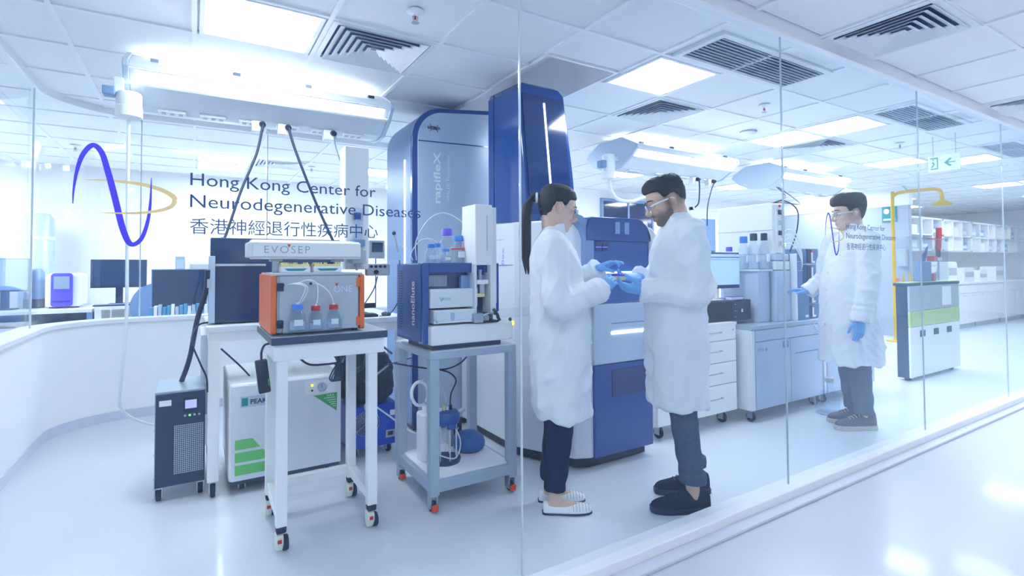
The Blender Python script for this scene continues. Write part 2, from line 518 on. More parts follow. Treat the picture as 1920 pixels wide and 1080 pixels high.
def bar_vent(x0, x1, y0, y1, label):
    t = thing('bar_grille', label, 'air vent', ((x0 + x1) / 2, (y0 + y1) / 2, 2.584), 'long bar grilles in the lab ceiling')
    m = MB()
    f = .04
    for a, b, c, d in ((x0 - f, x0, y0 - f, y1 + f), (x1, x1 + f, y0 - f, y1 + f), (x0, x1, y0 - f, y0), (x0, x1, y1, y1 + f)):
        m.box(a, b, c, d, 2.579, 2.602)
    m.build('frame', 'vent_metal', t)
    MB().box(x0, x1, y0, y1, 2.599, 2.601).build('shade_sheet', 'vent_shade', t)  # plenum shade painted as a dark sheet behind the slats
    n = 10
    for i in range(n):
        y = y0 + (i + .5) * (y1 - y0) / n
        MB().obox(((x0 + x1) / 2, y, 2.584), (x1 - x0, .004, .024), (1, 0, 0), (0, .9, 1)).build('slat', 'vent_metal', t)
    return t
bar_vent(2.62, 3.72, 1.89, 2.19, 'long bar grille in the lab ceiling nearest the camera')
bar_vent(5.10, 6.22, 1.89, 2.19, 'long bar grille second along the glass wall')
bar_vent(7.58, 8.72, 1.89, 2.19, 'long bar grille third along the glass wall')
def sprinkler(x, y, label):
    t = thing('sprinkler', label, 'sprinkler', (x, y, ZC), 'ceiling sprinkler heads')
    MB().lathe([(.045, 0), (.045, -.006), (.025, -.012), (.01, -.02), (.01, -.028)], (x, y, ZC)).build('rose', 'plastic_white', t, smooth=True)
    MB().cyl((x, y, ZC - .028), (x, y, ZC - .045), .006).build('bulb', 'red', t)
    m = MB().tube([(x - .012, y, ZC - .028), (x - .014, y, ZC - .042), (x, y, ZC - .06)], .003).tube([(x + .012, y, ZC - .028), (x + .014, y, ZC - .042), (x, y, ZC - .06)], .003)
    m.lathe([(.02, 0), (.02, -.003)], (x, y, ZC - .06)).build('deflector', 'steel', t)
sprinkler(.97, 2.53, 'fire sprinkler head above the tall silver instrument')
sprinkler(4.04, 2.54, 'fire sprinkler head between bar grille and paired lights')
sprinkler(6.61, 2.58, 'fire sprinkler head near the second bar grille')
sprinkler(-1.11, 7.2, 'fire sprinkler head in the office ceiling by the purple curve')
sprinkler(1.31, 7.2, 'fire sprinkler head in the office ceiling over the lettering')
t = thing('smoke_detector', 'flat round smoke detector on the lab ceiling', 'smoke detector', (4.72, 3.14, ZC))
MB().lathe([(.075, 0), (.075, -.012), (.06, -.028), (.03, -.035)], (4.72, 3.14, ZC), 28).build('cover', 'plastic_white', t, smooth=True)
MB().lathe([(.082, .004), (.082, -.006), (.07, -.008)], (4.72, 3.14, ZC), 28).build('mounting_ring', 'plastic_grey', t)

# long glass wall
struct('trim_1', MB().box(-2.6, 17, 1.585, 1.70, 0, .058), 'trim_white', .006)
struct('trim_2', MB().box(-2.6, 17, 1.60, 1.68, 2.52, 2.602), 'trim_white', .004)
struct('trim_3', MB().box(-2.6, 17, 1.52, 1.585, 0, .016), 'skirting', .004)
JX = [1.046 + 1.723 * k for k in range(-2, 10)]
for i in range(len(JX) - 1):
    wn = struct('window_%d' % (i + 1), MB().box(JX[i] + .004, JX[i + 1] - .004, GY - .004, GY + .004, .05, 2.53), 'glass_main')
    MB().box(JX[i + 1] - .003, JX[i + 1] + .003, GY - .004, GY + .004, .05, 2.53).build('joint_seal', 'glass_edge', wn)

# curved low wall with glass above, towards the office
def wall_path(off, n=14):
    cx, cy, r = -.41, 4.88, .52 + off
    p = [(-.93 - off, 1.72), (-.93 - off, 3.2), (-.93 - off, 4.88)]
    p += [(cx + r * math.cos(math.radians(180 - 90 * k / n)), cy + r * math.sin(math.radians(180 - 90 * k / n))) for k in range(1, n + 1)]
    p += [(.6, 5.4 + off), (2.9, 5.4 + off)]
    return p
def ribbon(a, b, z0, z1, s=0, e=None):
    pa, pb = wall_path(a)[s:e], wall_path(b)[s:e]
    return MB().loft([[(*p, z0), (*q, z0), (*q, z1), (*p, z1)] for p, q in zip(pa, pb)])
struct('wall_office', ribbon(0, .12, 0, .80), 'wall_white', 0, True)
struct('trim_4', ribbon(-.025, .145, .80, .835), 'trim_white', .004, True)
struct('baseboard_office', ribbon(-.012, 0, 0, .075), 'skirting', 0, True)
struct('trim_5', ribbon(.035, .085, 2.54, 2.60), 'trim_white', .004, True)
P0 = wall_path(.06)
for i, (s, e) in enumerate(((0, 2), (1, 3), (2, 18), (17, 19), (18, 20))):
    pa, pb = wall_path(.054)[s:e], wall_path(.066)[s:e]
    if i == 2:
        pa, pb = wall_path(.054)[2:17], wall_path(.066)[2:17]
    if i == 3:
        pa, pb = [(-.40, 5.454), (.58, 5.454)], [(-.40, 5.466), (.58, 5.466)]
    if i == 4:
        pa, pb = [(.59, 5.454), (2.9, 5.454)], [(.59, 5.466), (2.9, 5.466)]
    wn = tag(MB().loft([[(*p, .835), (*q, .835), (*q, 2.545), (*p, 2.545)] for p, q in zip(pa, pb)]).build('window_%d' % (i + 20), 'glass_inner', None, 0, True), kind='structure')
    x, y = pa[0]
    MB().box(x - .005, x + .005, y - .002, y + .014, .835, 2.545).build('joint_seal', 'seal_pale', wn)

# shell
struct('wall_far', MB().box(-6.5, 3.0, 8.75, 8.9, 0, 2.6), 'wall_white')
struct('wall_left', MB().box(-6.5, -6.35, -2.6, 9.2, 0, 2.6), 'wall_white')
struct('wall_corridor', MB().box(-6.5, 18, -2.6, -2.5, 0, 2.6), 'wall_white')
struct('wall_lab_back', MB().box(2.9, 18, 6.9, 7.05, 0, 2.6), 'wall_white')
struct('wall_lab_side', MB().box(2.9, 3.0, 5.4, 9.2, 0, 2.6), 'wall_white')
struct('wall_right', MB().box(17.6, 17.75, -2.6, 9.2, 0, 2.6), 'wall_white')
struct('wall_shower', MB().box(10.45, 10.57, 3.98, 6.9, 0, 2.28), 'wall_grey')
struct('trim_6', MB().box(10.44, 10.58, 3.96, 6.9, 2.28, 2.6), 'wall_white')
# ------------------------------------------------------------ service booms
BOOM = [(3.60, 2.40), (3.61, 2.44), (3.80, 2.535), (4.12, 2.535), (4.29, 2.45), (4.32, 2.41), (4.22, 2.31), (4.08, 2.255), (3.94, 2.235), (3.82, 2.243), (3.68, 2.32)]
def boom(x0, x1, label, sockets):
    t = thing('service_boom', label, 'service boom', ((x0 + x1) / 2, 3.95, 2.27), 'ceiling hung service booms')
    body = [(y, z) for y, z in BOOM]
    MB().prism(body, 'x', x0, x1).build('housing', 'silver_pale', t, .004)
    big = [(3.96 + (y - 3.96) * 1.03, 2.405 + (z - 2.405) * 1.06) for y, z in BOOM]
    for a in (x0 - .03, x1):
        MB().prism(big, 'x', a, a + .03).build('end_cap', 'silver_blue', t, .006)
    n = Vector((0, -.14, -.09)).normalized()
    def strip(u0, u1, z, nm, m, xa, xb):
        a = Vector((0, 3.60, 2.40)); b = Vector((0, 3.68, 2.32))
        p, q = a.lerp(b, u0), a.lerp(b, u1)
        nn = Vector((0, -.707, -.707))
        MB().loft([[(x, *(p)[1:]) , (x, *(q)[1:]), (x, *(q + nn * z)[1:]), (x, *(p + nn * z)[1:])] for x in (xa, xb)]).build(nm, m, t)
    strip(.14, .78, .006, 'diffuser', 'lamp_boom', x0 + .05, x1 - .05)
    strip(.02, .12, .012, 'light_rim', 'frame_white', x0, x1)
    strip(.82, .95, .012, 'light_rim', 'frame_white', x0, x1)
    MB().box(x0 + .1, x1 - .1, 3.86, 4.06, 2.536, 2.542).build('uplight', 'lamp_up', t)
    for i in range(4):
        x = x0 + .12 + (x1 - x0 - .24) * i / 3
        m = MB().cyl((x, 3.96, 2.53), (x, 3.96, 2.59), .012)
        m.build('hanger', 'steel', t)
        MB().box(x - .022, x + .022, 3.655, 3.685, 2.455, 2.485).build('clamp', 'plastic_dark' if i % 2 else 'steel', t, .003)
    for i in range(sockets):
        x = x0 + .2 + (x1 - x0 - .4) * i / max(sockets - 1, 1)
        o = MB().box(x - .075, x + .075, 3.84, 3.90, 2.222, 2.25).build('socket_plate', 'plastic_white', t, .004)
        for k in range(3):
            MB().box(x - .055 + .045 * k, x - .032 + .045 * k, 3.85, 3.89, 2.218, 2.224).build('socket_hole', 'plastic_grey', o)
    return t
boom(-.33, 1.19, 'long pale service boom with hanging black cords above the lettering', 6)
boom(3.65, 5.20, 'service boom with bluish end cap above the bearded man', 4)
boom(6.15, 7.70, 'farthest service boom with lit strip beside the exit sign', 4)
def drop(x, y, label, pts, plug='black_plastic', r=.009, m='cable_black'):
    t = thing('hanging_cord', label, 'cable', (x, y, 2.2), 'cords hanging from the service booms')
    MB().box(x - .045, x + .045, y - .03, y + .03, 2.165, 2.237).build('power_outlet', 'plastic_white', t, .006)
    MB().cyl((x + .02, y - .03, 2.215), (x + .02, y - .065, 2.205), .022, .018, 12).build('plug', plug, t)
    MB().tube([(x + .02, y - .06, 2.205)] + pts, r, 8, sub=6).build('cord', m, t, smooth=True, ang=80)
drop(.36, 3.84, 'black cord hanging from boom down toward the dark glass cabinet', [(.34, 3.76, 2.0), (.25, 3.7, 1.75), (.16, 3.6, 1.45), (.14, 3.55, 1.43)], r=.008)
drop(.52, 3.84, 'black cord slanting from boom toward the orange framed instrument', [(.58, 3.76, 2.05), (.70, 3.70, 1.7), (.80, 3.6, 1.42)], r=.009)
drop(.82, 3.84, 'thin blue cord slanting from the boom end', [(.86, 3.8, 2.1), (.98, 3.8, 1.75), (1.06, 3.8, 1.5)], r=.004, m='cable_grey')
drop(4.75, 3.84, 'short black cord with plug beside the bearded man', [(4.80, 3.80, 2.1), (4.78, 3.80, 1.95), (4.74, 3.82, 1.9)], r=.008)
drop(5.02, 3.84, 'thin black cord hanging right of the bearded man', [(5.0, 3.8, 2.1), (4.93, 3.8, 1.9), (4.95, 3.82, 1.7)], r=.006)
t = thing('cord_reel', 'white drum at boom end with pale hose hanging to the floor', 'hose reel', (-.36, 3.72, 2.1))
MB().lathe([(.055, .14), (.062, .13), (.062, .06), (.066, .055), (.066, 0), (.05, -.012)], (-.33, 3.66, 2.12), 24).build('drum', 'plastic_white', t, smooth=True)
MB().box(-.45, -.39, 3.62, 3.70, 2.23, 2.28).build('bracket', 'slate_blue', t, .006)
MB().box(-.40, -.355, 3.64, 3.72, 2.24, 2.34).build('mounting_arm', 'silver_pale', t, .004)
MB().tube([(-.33, 3.66, 2.12), (-.33, 3.66, 1.5), (-.328, 3.66, .95), (-.35, 3.68, .62), (-.36, 3.76, .45), (-.30, 3.95, .32), (-.18, 4.1, .22)], .0085, 8, sub=6).build('hose', 'hose_white', t, smooth=True, ang=80)
t = thing('cord_reel', 'white drum with thick grey hose looping beside the navy tower', 'hose reel', (3.45, 3.85, 2.1))
MB().lathe([(.055, .24), (.065, .23), (.065, .06), (.07, .055), (.07, 0), (.05, -.012)], (3.50, 3.85, 2.12), 24).build('drum', 'plastic_white', t, smooth=True)
MB().box(3.38, 3.44, 3.81, 3.89, 2.22, 2.29).build('bracket', 'slate_blue', t, .006)
MB().box(3.52, 3.622, 3.83, 3.87, 2.30, 2.35).build('wall_arm', 'silver_pale', t, .004)
MB().tube([(3.51, 3.85, 2.12), (3.52, 3.85, 2.02), (3.60, 3.85, 1.93), (3.78, 3.85, 1.91), (3.98, 3.85, 1.97), (4.3, 3.87, 2.12), (4.5, 3.88, 2.2)], .018, 10, sub=6).build('hose', 'hose_white', t, smooth=True, ang=80)

# ------------------------------------------------------------ castors
def castor(mb_frame, mb_wheel, x, y, r=.03, ztop=.075, dx=.0, dy=.012):
    mb_frame.box(x - .02, x + .02, y - .02, y + .02, ztop - .006, ztop)
    mb_frame.box(x - .019, x - .014, y + dy - .024, y + dy + .024, r * .7, ztop).box(x + .014, x + .019, y + dy - .024, y + dy + .024, r * .7, ztop)
    mb_wheel.lathe([(r * .5, -.012), (r * .92, -.012), (r, -.008), (r, .008), (r * .92, .012), (r * .5, .012)], (x, y + dy, r), 18, (1, 0, 0))
def castor_part(t, x, y, **k):
    f, wh = MB(), MB()
    castor(f, wh, x, y, **k)
    o = f.build('castor', 'steel', t)
    wh.build('wheel', 'rubber', o, smooth=True)

# ------------------------------------------------------------ uninterruptible power supply tower
t = thing('power_supply', 'dark tower power supply on castors with small lit display', 'power supply', (-.06, 3.55, 0))
x0, x1, y0, y1, z0, z1 = -.175, .058, 3.36, 3.76, .075, .585
MB().box(x0, x1, y0 + .012, y1, z0, z1).build('case', 'frame_grey', t, .004)
f = MB().box(x0 + .004, x1 - .002, y0, y0 + .014, z0 + .004, z1 - .012).build('front_panel', 'plastic_dark', t, .003)
MB().box(x0 + .02, x0 + .075, y0 - .002, y0 + .001, z1 - .075, z1 - .045).build('sticker', 'paper', f)
MB().box(-.045, .025, y0 - .003, y0 + .001, .46, .54).build('display_bezel', 'black_plastic', f)
MB().box(-.037, .017, y0 - .005, y0 - .002, .485, .53).build('display', 'lcd', f)
for k in range(4):
    MB().cyl((-.037 + .022 * k, y0 - .004, .447), (-.037 + .022 * k, y0, .447), .006, n=10).build('button', 'led_green' if k == 1 else 'plastic_grey', f)
g = MB()
for i in range(15):
    g.box(-.085 + i * .0092, -.082 + i * .0092, y0 - .0035, y0, .14, .40)
for i in range(26):
    g.box(-.087, .052, y0 - .003, y0, .14 + i * .0102, .143 + i * .0102)
tag(g.build('grille_mesh', 'frame_grey', f), kind='stuff')
for sx_ in (x0 + .02, x1 - .02):
    for sy_ in (y0 + .03, y1 - .04):
        castor_part(t, sx_, sy_, r=.032)
for i in range(8):
    MB().ball((x0 - .001, y0 + .03 + (i % 2) * .3, .12 + .13 * (i // 2)), .004, 8, 5).build('screw', 'steel', t)

# ------------------------------------------------------------ nitrogen generator
t = thing('gas_generator', 'white gas generator box with green stripes under the carts', 'gas generator', (.47, 3.55, 0))
x0, x1, y0, y1, z0, z1 = .168, .772, 3.25, 3.95, .07, .607
MB().box(x0, x1, y0 + .01, y1, z0, z1).build('case', 'plastic_white', t, .014, seg=3)
MB().box(x0 + .01, x1 - .01, y0 + .03, y1 - .02, .045, z0).build('plinth', 'worktop_dark', t)
d = MB().box(x0 + .012, x1 - .004, y0, y0 + .012, z0 + .004, z1 - .012).build('front_door', 'silver_pale', t, .004)
for i, (zz, xr) in enumerate(((.105, .40), (.175, .34), (.245, .285))):
    MB().prism([(x0 + .03, zz), (xr + .04, zz), (xr, zz + .055), (x0 + .03, zz + .055)], 'y', y0 - .0015, y0 + .001).build('green_stripe', 'green_light', d)
c = MB().box(x0 + .055, x0 + .20, y0 - .003, y0 + .001, .475, .535).build('name_plate', 'silver_blue', d)
text('PEAK', 'lettering', 'print_black', c, (x0 + .105, y0 - .004, .49), RX, UZ, .085, .027, bold=.02)
MB().box(x0 + .062, x0 + .092, y0 - .007, y0 - .002, .483, .527).build('power_switch', 'teal', c, .002)
c = MB().box(.56, .735, y0 - .003, y0 + .001, .50, .575).build('gauge_panel', 'plastic_white', d)
MB().lathe([(.028, 0), (.028, .005), (.024, .007), (.024, .006)], (.655, y0 - .003, .538), 24, (0, -1, 0)).build('gauge_ring', 'steel', c, smooth=True)
MB().lathe([(.0235, 0), (.0235, .0025)], (.655, y0 - .006, .538), 24, (0, -1, 0)).build('gauge_face', 'paper', c)
MB().obox((.655, y0 - .0095, .545), (.002, .001, .024), (1, 0, 0), (.1, 0, 1)).build('gauge_needle', 'print_black', c)
MB().cyl((.60, y0 - .003, .553), (.60, y0 - .007, .553), .006, n=12).build('indicator_light', 'led_yellow', c)
MB().cyl((.60, y0 - .003, .523), (.60, y0 - .007, .523), .006, n=12).build('indicator_light', 'black_plastic', c)
c = MB().prism([(.61, .49), (.745, .495), (.742, .385)], 'y', y0 - .002, y0 + .001).build('warning_sticker', 'green', d)
text('Peak &', 'lettering', 'print_white', c, (.685, y0 - .003, .477), (1, 0, .02), UZ, .04, .011)
text('ATTENTION', 'lettering', 'print_white', c, (.668, y0 - .003, .464), (1, 0, -.0), UZ, .062, .008, bold=.02)
for i in range(4):
    MB().box(.685 + i * .011, .738, y0 - .003, y0 - .0015, .452 - i * .013, .455 - i * .013).build('print_line', 'print_white', c)
for sx_ in (x0 + .07, x1 - .07):
    for sy_ in (y0 + .08, y1 - .08):
        castor_part(t, sx_, sy_, r=.022, ztop=.05, dy=0)

# ------------------------------------------------------------ white side table with dark cabinet
t = thing('lab_table', 'white framed lab table behind the orange framed instrument', 'table', (.6, 3.65, 0))
x0, x1, y0, y1 = .055, 1.20, 3.27, 4.05
MB().box(x0, x1, y0, y1, .895, .93).build('table_top', 'silver_pale', t, .004)
for a in (x0 + .012, x1 - .067):
    for b in (y0 + .01, y1 - .06):
        MB().box(a, a + .056, b, b + .05, .085, .855).build('leg', 'frame_white', t, .003)
        castor_part(t, a + .028, b + .025, r=.035, ztop=.085, dy=0)
for b in (y0 + .012, y1 - .05):
    MB().box(x0 + .012, x1 - .012, b, b + .035, .845, .895).build('apron', 'frame_white', t, .002)
for a in (x0 + .012, x1 - .047):
    MB().box(a, a + .035, y0 + .05, y1 - .05, .845, .895).build('apron', 'frame_white', t, .002)
MB().box(x0 - .02, x0 + .06, y0 + .25, y1, .40, .86).build('side_panel', 'silver_pale', t, .002)
t = thing('dark_cabinet', 'dark glass fronted cabinet on the white lab table', 'cabinet', (.4, 3.6, .93))
MB().box(.075, .80, 3.39, 3.9, .936, 1.425).build('case', 'screen_dark', t, .006)
MB().box(.10, .79, 3.378, 3.392, .95, 1.36).build('glass_door', 'black_gloss', t, .003)
MB().box(.068, .10, 3.372, 3.40, .94, 1.32).build('side_rail', 'silver_blue', t, .003)
MB().box(.06, .08, 3.36, 3.385, 1.14, 1.19).build('latch', 'steel', t, .002)
MB().box(.10, .36, 3.36, 3.376, 1.262, 1.276).build('handle_bar', 'chrome', t, .002)
for a in (.12, .74):
    MB().cyl((a, 3.45, .93), (a, 3.45, .937), .02).build('foot', 'rubber', t)

# ------------------------------------------------------------ computer on the side table
t = thing('monitor', 'white screen monitor behind the orange framed instrument', 'monitor', (1.0, 3.55, .93))
MB().box(.76, 1.06, 3.50, 3.535, .975, 1.36).build('casing', 'black_plastic', t, .004)
MB().box(.77, 1.05, 3.494, 3.502, 1.01, 1.35).build('screen', 'screen_white', t)
MB().box(.86, .95, 3.53, 3.56, .94, 1.1).build('stand', 'black_plastic', t, .003)
MB().box(.80, 1.02, 3.47, 3.62, .931, .942).build('base', 'black_plastic', t, .003)
t = thing('keyboard', 'black keyboard on the white lab table', 'keyboard', (.95, 3.4, .93))
MB().box(.78, 1.02, 3.32, 3.43, .931, .945).build('tray', 'black_plastic', t, .003)
for r_ in range(4):
    for c_ in range(11):
        MB().box(.79 + c_ * .0205, .807 + c_ * .0205, 3.33 + r_ * .024, 3.35 + r_ * .024, .945, .95).build('key', 'plastic_dark', t)
t = thing('computer_mouse', 'small black mouse beside the keyboard', 'mouse', (1.09, 3.4, .93))
MB().ball((1.09, 3.38, .94), (.03, .05, .018)).build('shell', 'plastic_dark', t, smooth=True)
MB().cyl((1.09, 3.345, .953), (1.09, 3.36, .957), .004).build('wheel', 'plastic_grey', t)
t = thing('control_handset', 'grey handset with small screen and knob on a cable', 'controller', (.86, 2.84, 1.19))
MB().box(.82, .905, 2.83, 2.86, 1.30, 1.40).build('screen_housing', 'plastic_grey', t, .004)
MB().box(.832, .893, 2.826, 2.832, 1.335, 1.388).build('screen', 'screen_dark', t)
MB().box(.795, .925, 2.80, 2.84, 1.205, 1.27).build('body', 'plastic_grey', t, .006)
MB().cyl((.845, 2.80, 1.225), (.845, 2.785, 1.225), .012).build('knob', 'black_plastic', t)
for k in range(4):
    MB().cyl((.82 + k * .025, 2.80, 1.255), (.82 + k * .025, 2.794, 1.255), .008).build('button', 'plastic_dark', t)
MB().tube([(.86, 2.82, 1.20), (.86, 2.9, 1.12), (.84, 3.1, 1.0), (.82, 3.3, .935)], .004, sub=5).build('cable', 'cable_grey', t, smooth=True)
t = thing('sensor_stand', 'clear sensor block on a slim rod beside the handset', 'instrument', (1.0, 2.86, 1.2))
MB().box(.91, 1.02, 2.84, 2.88, 1.29, 1.37).build('block', 'acrylic', t, .003)
MB().tube([(.99, 2.86, 1.34), (.97, 2.86, 1.44)], .006).build('rod', 'steel', t)
MB().ball((.968, 2.86, 1.445), .012, 10, 6).build('tip', 'plastic_dark', t)
MB().tube([(1.0, 2.86, 1.29), (1.02, 2.9, 1.1), (1.03, 3.1, .97), (1.02, 3.3, .935)], .003, sub=5).build('cable', 'cable_black', t)

# ------------------------------------------------------------ white cart
t = thing('trolley', 'white trolley with dark top carrying the orange framed instrument', 'trolley', (.54, 2.7, 0))
x0, x1, y0, y1 = .285, .80, 2.455, 3.05
MB().box(x0, x1, y0, y1, .912, .945).build('table_top', 'worktop_dark', t, .004)
MB().box(x0 + .002, x1 - .002, y0 + .002, y1 - .002, .945, .948).build('top_sheet', 'plastic_grey', t)
LX = (.312, .712); LY = (2.48, 2.865)
for a in LX:
    for b in LY:
        MB().box(a, a + .046, b, b + .046, .115, .84).build('leg', 'frame_white', t, .003)
        # levelling castor
        c = MB().box(a + .002, a + .044, b + .002, b + .044, .085, .115).build('castor_collar', 'rubber', t, .008)
        s_ = MB().prism([(b - .012, .085), (b + .048, .085), (b + .05, .05), (b + .03, .012), (b + .01, .012), (b - .015, .05)], 'x', a - .002, a + .03).build('castor', 'plastic_offwhite', t, .006)
        MB().lathe([(.012, -.012), (.03, -.012), (.033, -.008), (.033, .008), (.03, .012), (.012, .012)], (a + .042, b + .035, .033), 18, (1, 0, 0)).build('wheel', 'rubber', s_, smooth=True)
        MB().box(a + .005, a + .022, b - .02, b - .008, .055, .07).build('lever', 'red', s_, .002)
MB().box(x0 + .012, x1 - .012, 2.472, 2.525, .84, .912).build('apron', 'frame_white', t, .003)
MB().box(x0 + .012, x1 - .012, 2.97, 3.02, .84, .912).build('apron', 'frame_white', t, .003)
for a in (.297, .742):
    MB().box(a, a + .046, 2.525, 2.97, .84, .912).build('apron', 'frame_white', t, .003)
for a in LX:
    MB().box(a + .003, a + .043, 2.526, 2.865, .135, .18).build('lower_rail', 'frame_white', t, .003)
MB().box(.358, .712, 2.868, 2.908, .135, .18).build('lower_rail', 'frame_white', t, .003)

# ------------------------------------------------------------ liquid chromatograph with orange frame
t = thing('chromatograph', 'grey chromatograph with orange side panels and three bottles in front', 'instrument', (.5, 2.7, .948))
x0, x1, y0, y1, z0, z1 = .292, .695, 2.50, 2.98, .96, 1.215
MB().box(x0 + .02, x1 - .02, y0 + .01, y1, z0, z1).build('case', 'plastic_grey', t, .003)
MB().prism(rbox2(y0, y1, z0 - .004, z1 + .004, .012), 'x', x0 - .005, x0 + .018).build('side_panel', 'orange', t, .003)
MB().prism(rbox2(y0, y1, z0 - .004, z1 + .004, .012), 'x', x1 - .018, x1 + .005).build('side_panel', 'orange', t, .003)
d = MB().box(x0 + .03, x1 - .028, y0 - .004, y0 + .012, z0 + .004, z1 - .002).build('front_door', 'plastic_grey', t, .002)
for zz in (1.0, 1.165):
    MB().box(x0 + .02, x0 + .046, y0 - .016, y0, zz - .018, zz + .018).build('hinge', 'rubber', d, .003)
for zz in (.995, 1.18):
    MB().box(x1 - .036, x1 - .015, y0 - .008, y0 + .002, zz - .022, zz + .022).build('catch', 'orange', d, .002)
text('ONE', 'lettering', 'print_pale', d, (.555, y0 - .0055, 1.135), RX, UZ, .085, .03)
MB().prism([(.560, 1.177), (.576, 1.177), (.568, 1.160)], 'y', y0 - .006, y0 - .0045).build('logo_triangle', 'red_bright', d)
MB().box(x0 + .005, x1 - .005, y0, y1, z1, z1 + .012).build('top_plate', 'plastic_grey', t, .003)
for a in (x0 + .02, x1 - .03):
    for b in (y0 + .04, y1 - .05):
        MB().cyl((a, b, .948), (a, b, z0), .012).build('foot', 'rubber', t)
rk = MB().box(.325, .575, 2.41, 2.495, .968, .973)
for a, b, c, d_ in ((.325, .328, 2.41, 2.495), (.572, .575, 2.41, 2.495), (.325, .575, 2.41, 2.413)):
    rk.box(a, b, c, d_, .968, 1.022)
rk.build('bottle_rack', 'acrylic', t)
for p in ([(.345, 2.495, 1.173), (.38, 2.46, 1.178), (.42, 2.45, 1.165), (.41, 2.45, 1.12), (.388, 2.45, 1.085)],
          [(.36, 2.495, 1.175), (.40, 2.45, 1.182), (.432, 2.45, 1.16), (.415, 2.45, 1.11), (.392, 2.45, 1.085)],
          [(.40, 2.495, 1.18), (.43, 2.46, 1.195), (.47, 2.455, 1.18), (.475, 2.45, 1.12), (.468, 2.45, 1.08)],
          [(.455, 2.495, 1.178), (.49, 2.46, 1.17), (.53, 2.455, 1.13), (.545, 2.45, 1.085)]):
    MB().tube(p, .0028, 6, sub=6).build('tubing', 'tube_clear', t, smooth=True)
for x, z in ((.335, 1.175), (.452, 1.178)):
    MB().cyl((x, 2.50, z), (x, 2.485, z), .006).build('port', 'rubber', t)
# the autosampler frame above it
for a in (.315, .60):
    MB().box(a, a + .03, 2.68, 2.71, 1.227, 1.30).build('post', 'steel', t, .002)
    MB().box(a - .012, a + .042, 2.67, 2.72, 1.28, 1.296).build('bracket', 'plastic_grey', t, .002)
hd = MB().prism([(2.64, 1.293), (2.80, 1.293), (2.80, 1.385), (2.70, 1.385), (2.64, 1.372)], 'x', .225, .72).build('sampler_rail', 'plastic_white', t, .005)
text('EVOSEP', 'lettering', 'print_grey', hd, (.275, 2.6385, 1.32), RX, UZ, .20, .034, bold=-.01, track=1.25)
MB().prism([(.373, 1.362), (.389, 1.362), (.381, 1.345)], 'y', 2.637, 2.639).build('logo_triangle', 'red_bright', hd)
MB().box(.205, .228, 2.645, 2.79, 1.30, 1.37).build('rail_cap', 'silver_pale', hd, .006)
MB().box(.225, .72, 2.636, 2.642, 1.300, 1.304).build('seam', 'plastic_grey', hd)
cl = MB().box(.665, .79, 2.74, 2.86, 1.24, 1.89).build('sampler_column', 'plastic_white', t, .008)
MB().box(.70, .745, 2.69, 2.74, 1.25, 1.56).build('syringe_holder', 'acrylic', cl, .003)
MB().cyl((.722, 2.715, 1.30), (.722, 2.715, 1.54), .012).build('syringe', 'silver_blue', cl)
MB().box(.69, .755, 2.685, 2.745, 1.36, 1.395).build('clamp', 'slate_blue', cl, .003)
MB().cyl((.722, 2.715, 1.50), (.722, 2.715, 1.535), .02).build('plunger', 'navy', cl)
MB().box(.685, .76, 2.68, 2.745, 1.27, 1.34).build('tool_head', 'plastic_grey', cl, .005)
MB().cyl((.72, 2.715, 1.27), (.72, 2.715, 1.235), .018, .006).build('needle_guide', 'plastic_grey', cl)
def tip_rack(x, label):
    t = thing('tip_rack', label, 'tip rack', (x, 2.66, 1.227), 'yellow tip racks on the chromatograph')
    MB().box(x - .065, x + .065, 2.60, 2.70, 1.228, 1.256).build('tray', 'paper', t, .003)
    MB().box(x - .062, x + .062, 2.605, 2.695, 1.256, 1.268).build('deck', 'tip_yellow', t, .002)
    me = None
    for i in range(9):
        for j in range(4):
            o = MB().lathe([(.004, 0), (.0035, .008)], (x - .054 + i * .0135, 2.615 + j * .022, 1.268), 6)
            if i in (0, 1, 8) or random.random() < .25:
                o.build('tip', 'tip_yellow', t)
    MB().prism([(x - .05, 1.247), (x + .05, 1.247), (x + .035, 1.236), (x - .035, 1.236)], 'y', 2.5985, 2.601).build('label_strip', 'teal', t)
tip_rack(.405, 'yellow tip rack on the chromatograph, nearer the hinges')
tip_rack(.55, 'yellow tip rack on the chromatograph, nearer the white column')
def bottle(x, y, z, r, h, cap, label, liquid=.0, group=None, tube=False, body='glass_bottle', band=None):
    t = thing('bottle', label, 'bottle', (x, y, z), group)
    s = r
    prof = [(s * .92, 0), (s, .004), (s, h * .52), (s * .93, h * .6), (s * .55, h * .76), (s * .5, h * .8), (s * .5, h * .88)]
    MB().lathe([(a, b + .0005) for a, b in prof], (x, y, z), 20).build('glass', body, t, smooth=True)
    if liquid:
        MB().lathe([(s * .88, .004), (s * .93, .006), (s * .93, h * liquid)], (x, y, z), 20).build('liquid', 'liquid', t, smooth=True)
    if band:
        MB().lathe([(s * 1.01, h * .5), (s * 1.02, h * .505), (s * 1.02, h * .54), (s * 1.01, h * .545)], (x, y, z), 20).build('band', band, t, smooth=True)
    MB().box(x - s * .5, x + s * .5, y - s * 1.02, y - s * .84, z + h * .2, z + h * .42).build('label_print', 'paper', t)
    c = MB().lathe([(s * .66, h * .8), (s * .66, h * .97), (s * .6, h)], (x, y, z), 20).build('cap', cap, t, smooth=True)
    if tube:
        MB().cyl((x, y, z + h), (x, y, z + h * 1.06), s * .2, n=10).build('port', 'plastic_white', c)
    return t
bottle(.39, 2.452, .974, .036, .115, 'cap_blue', 'blue capped bottle on the rack of the orange framed chromatograph', .35, 'solvent bottles in the clear rack', True)
bottle(.467, 2.452, .974, .030, .105, 'red', 'red capped bottle in the middle of the clear rack', .3, 'solvent bottles in the clear rack', True)
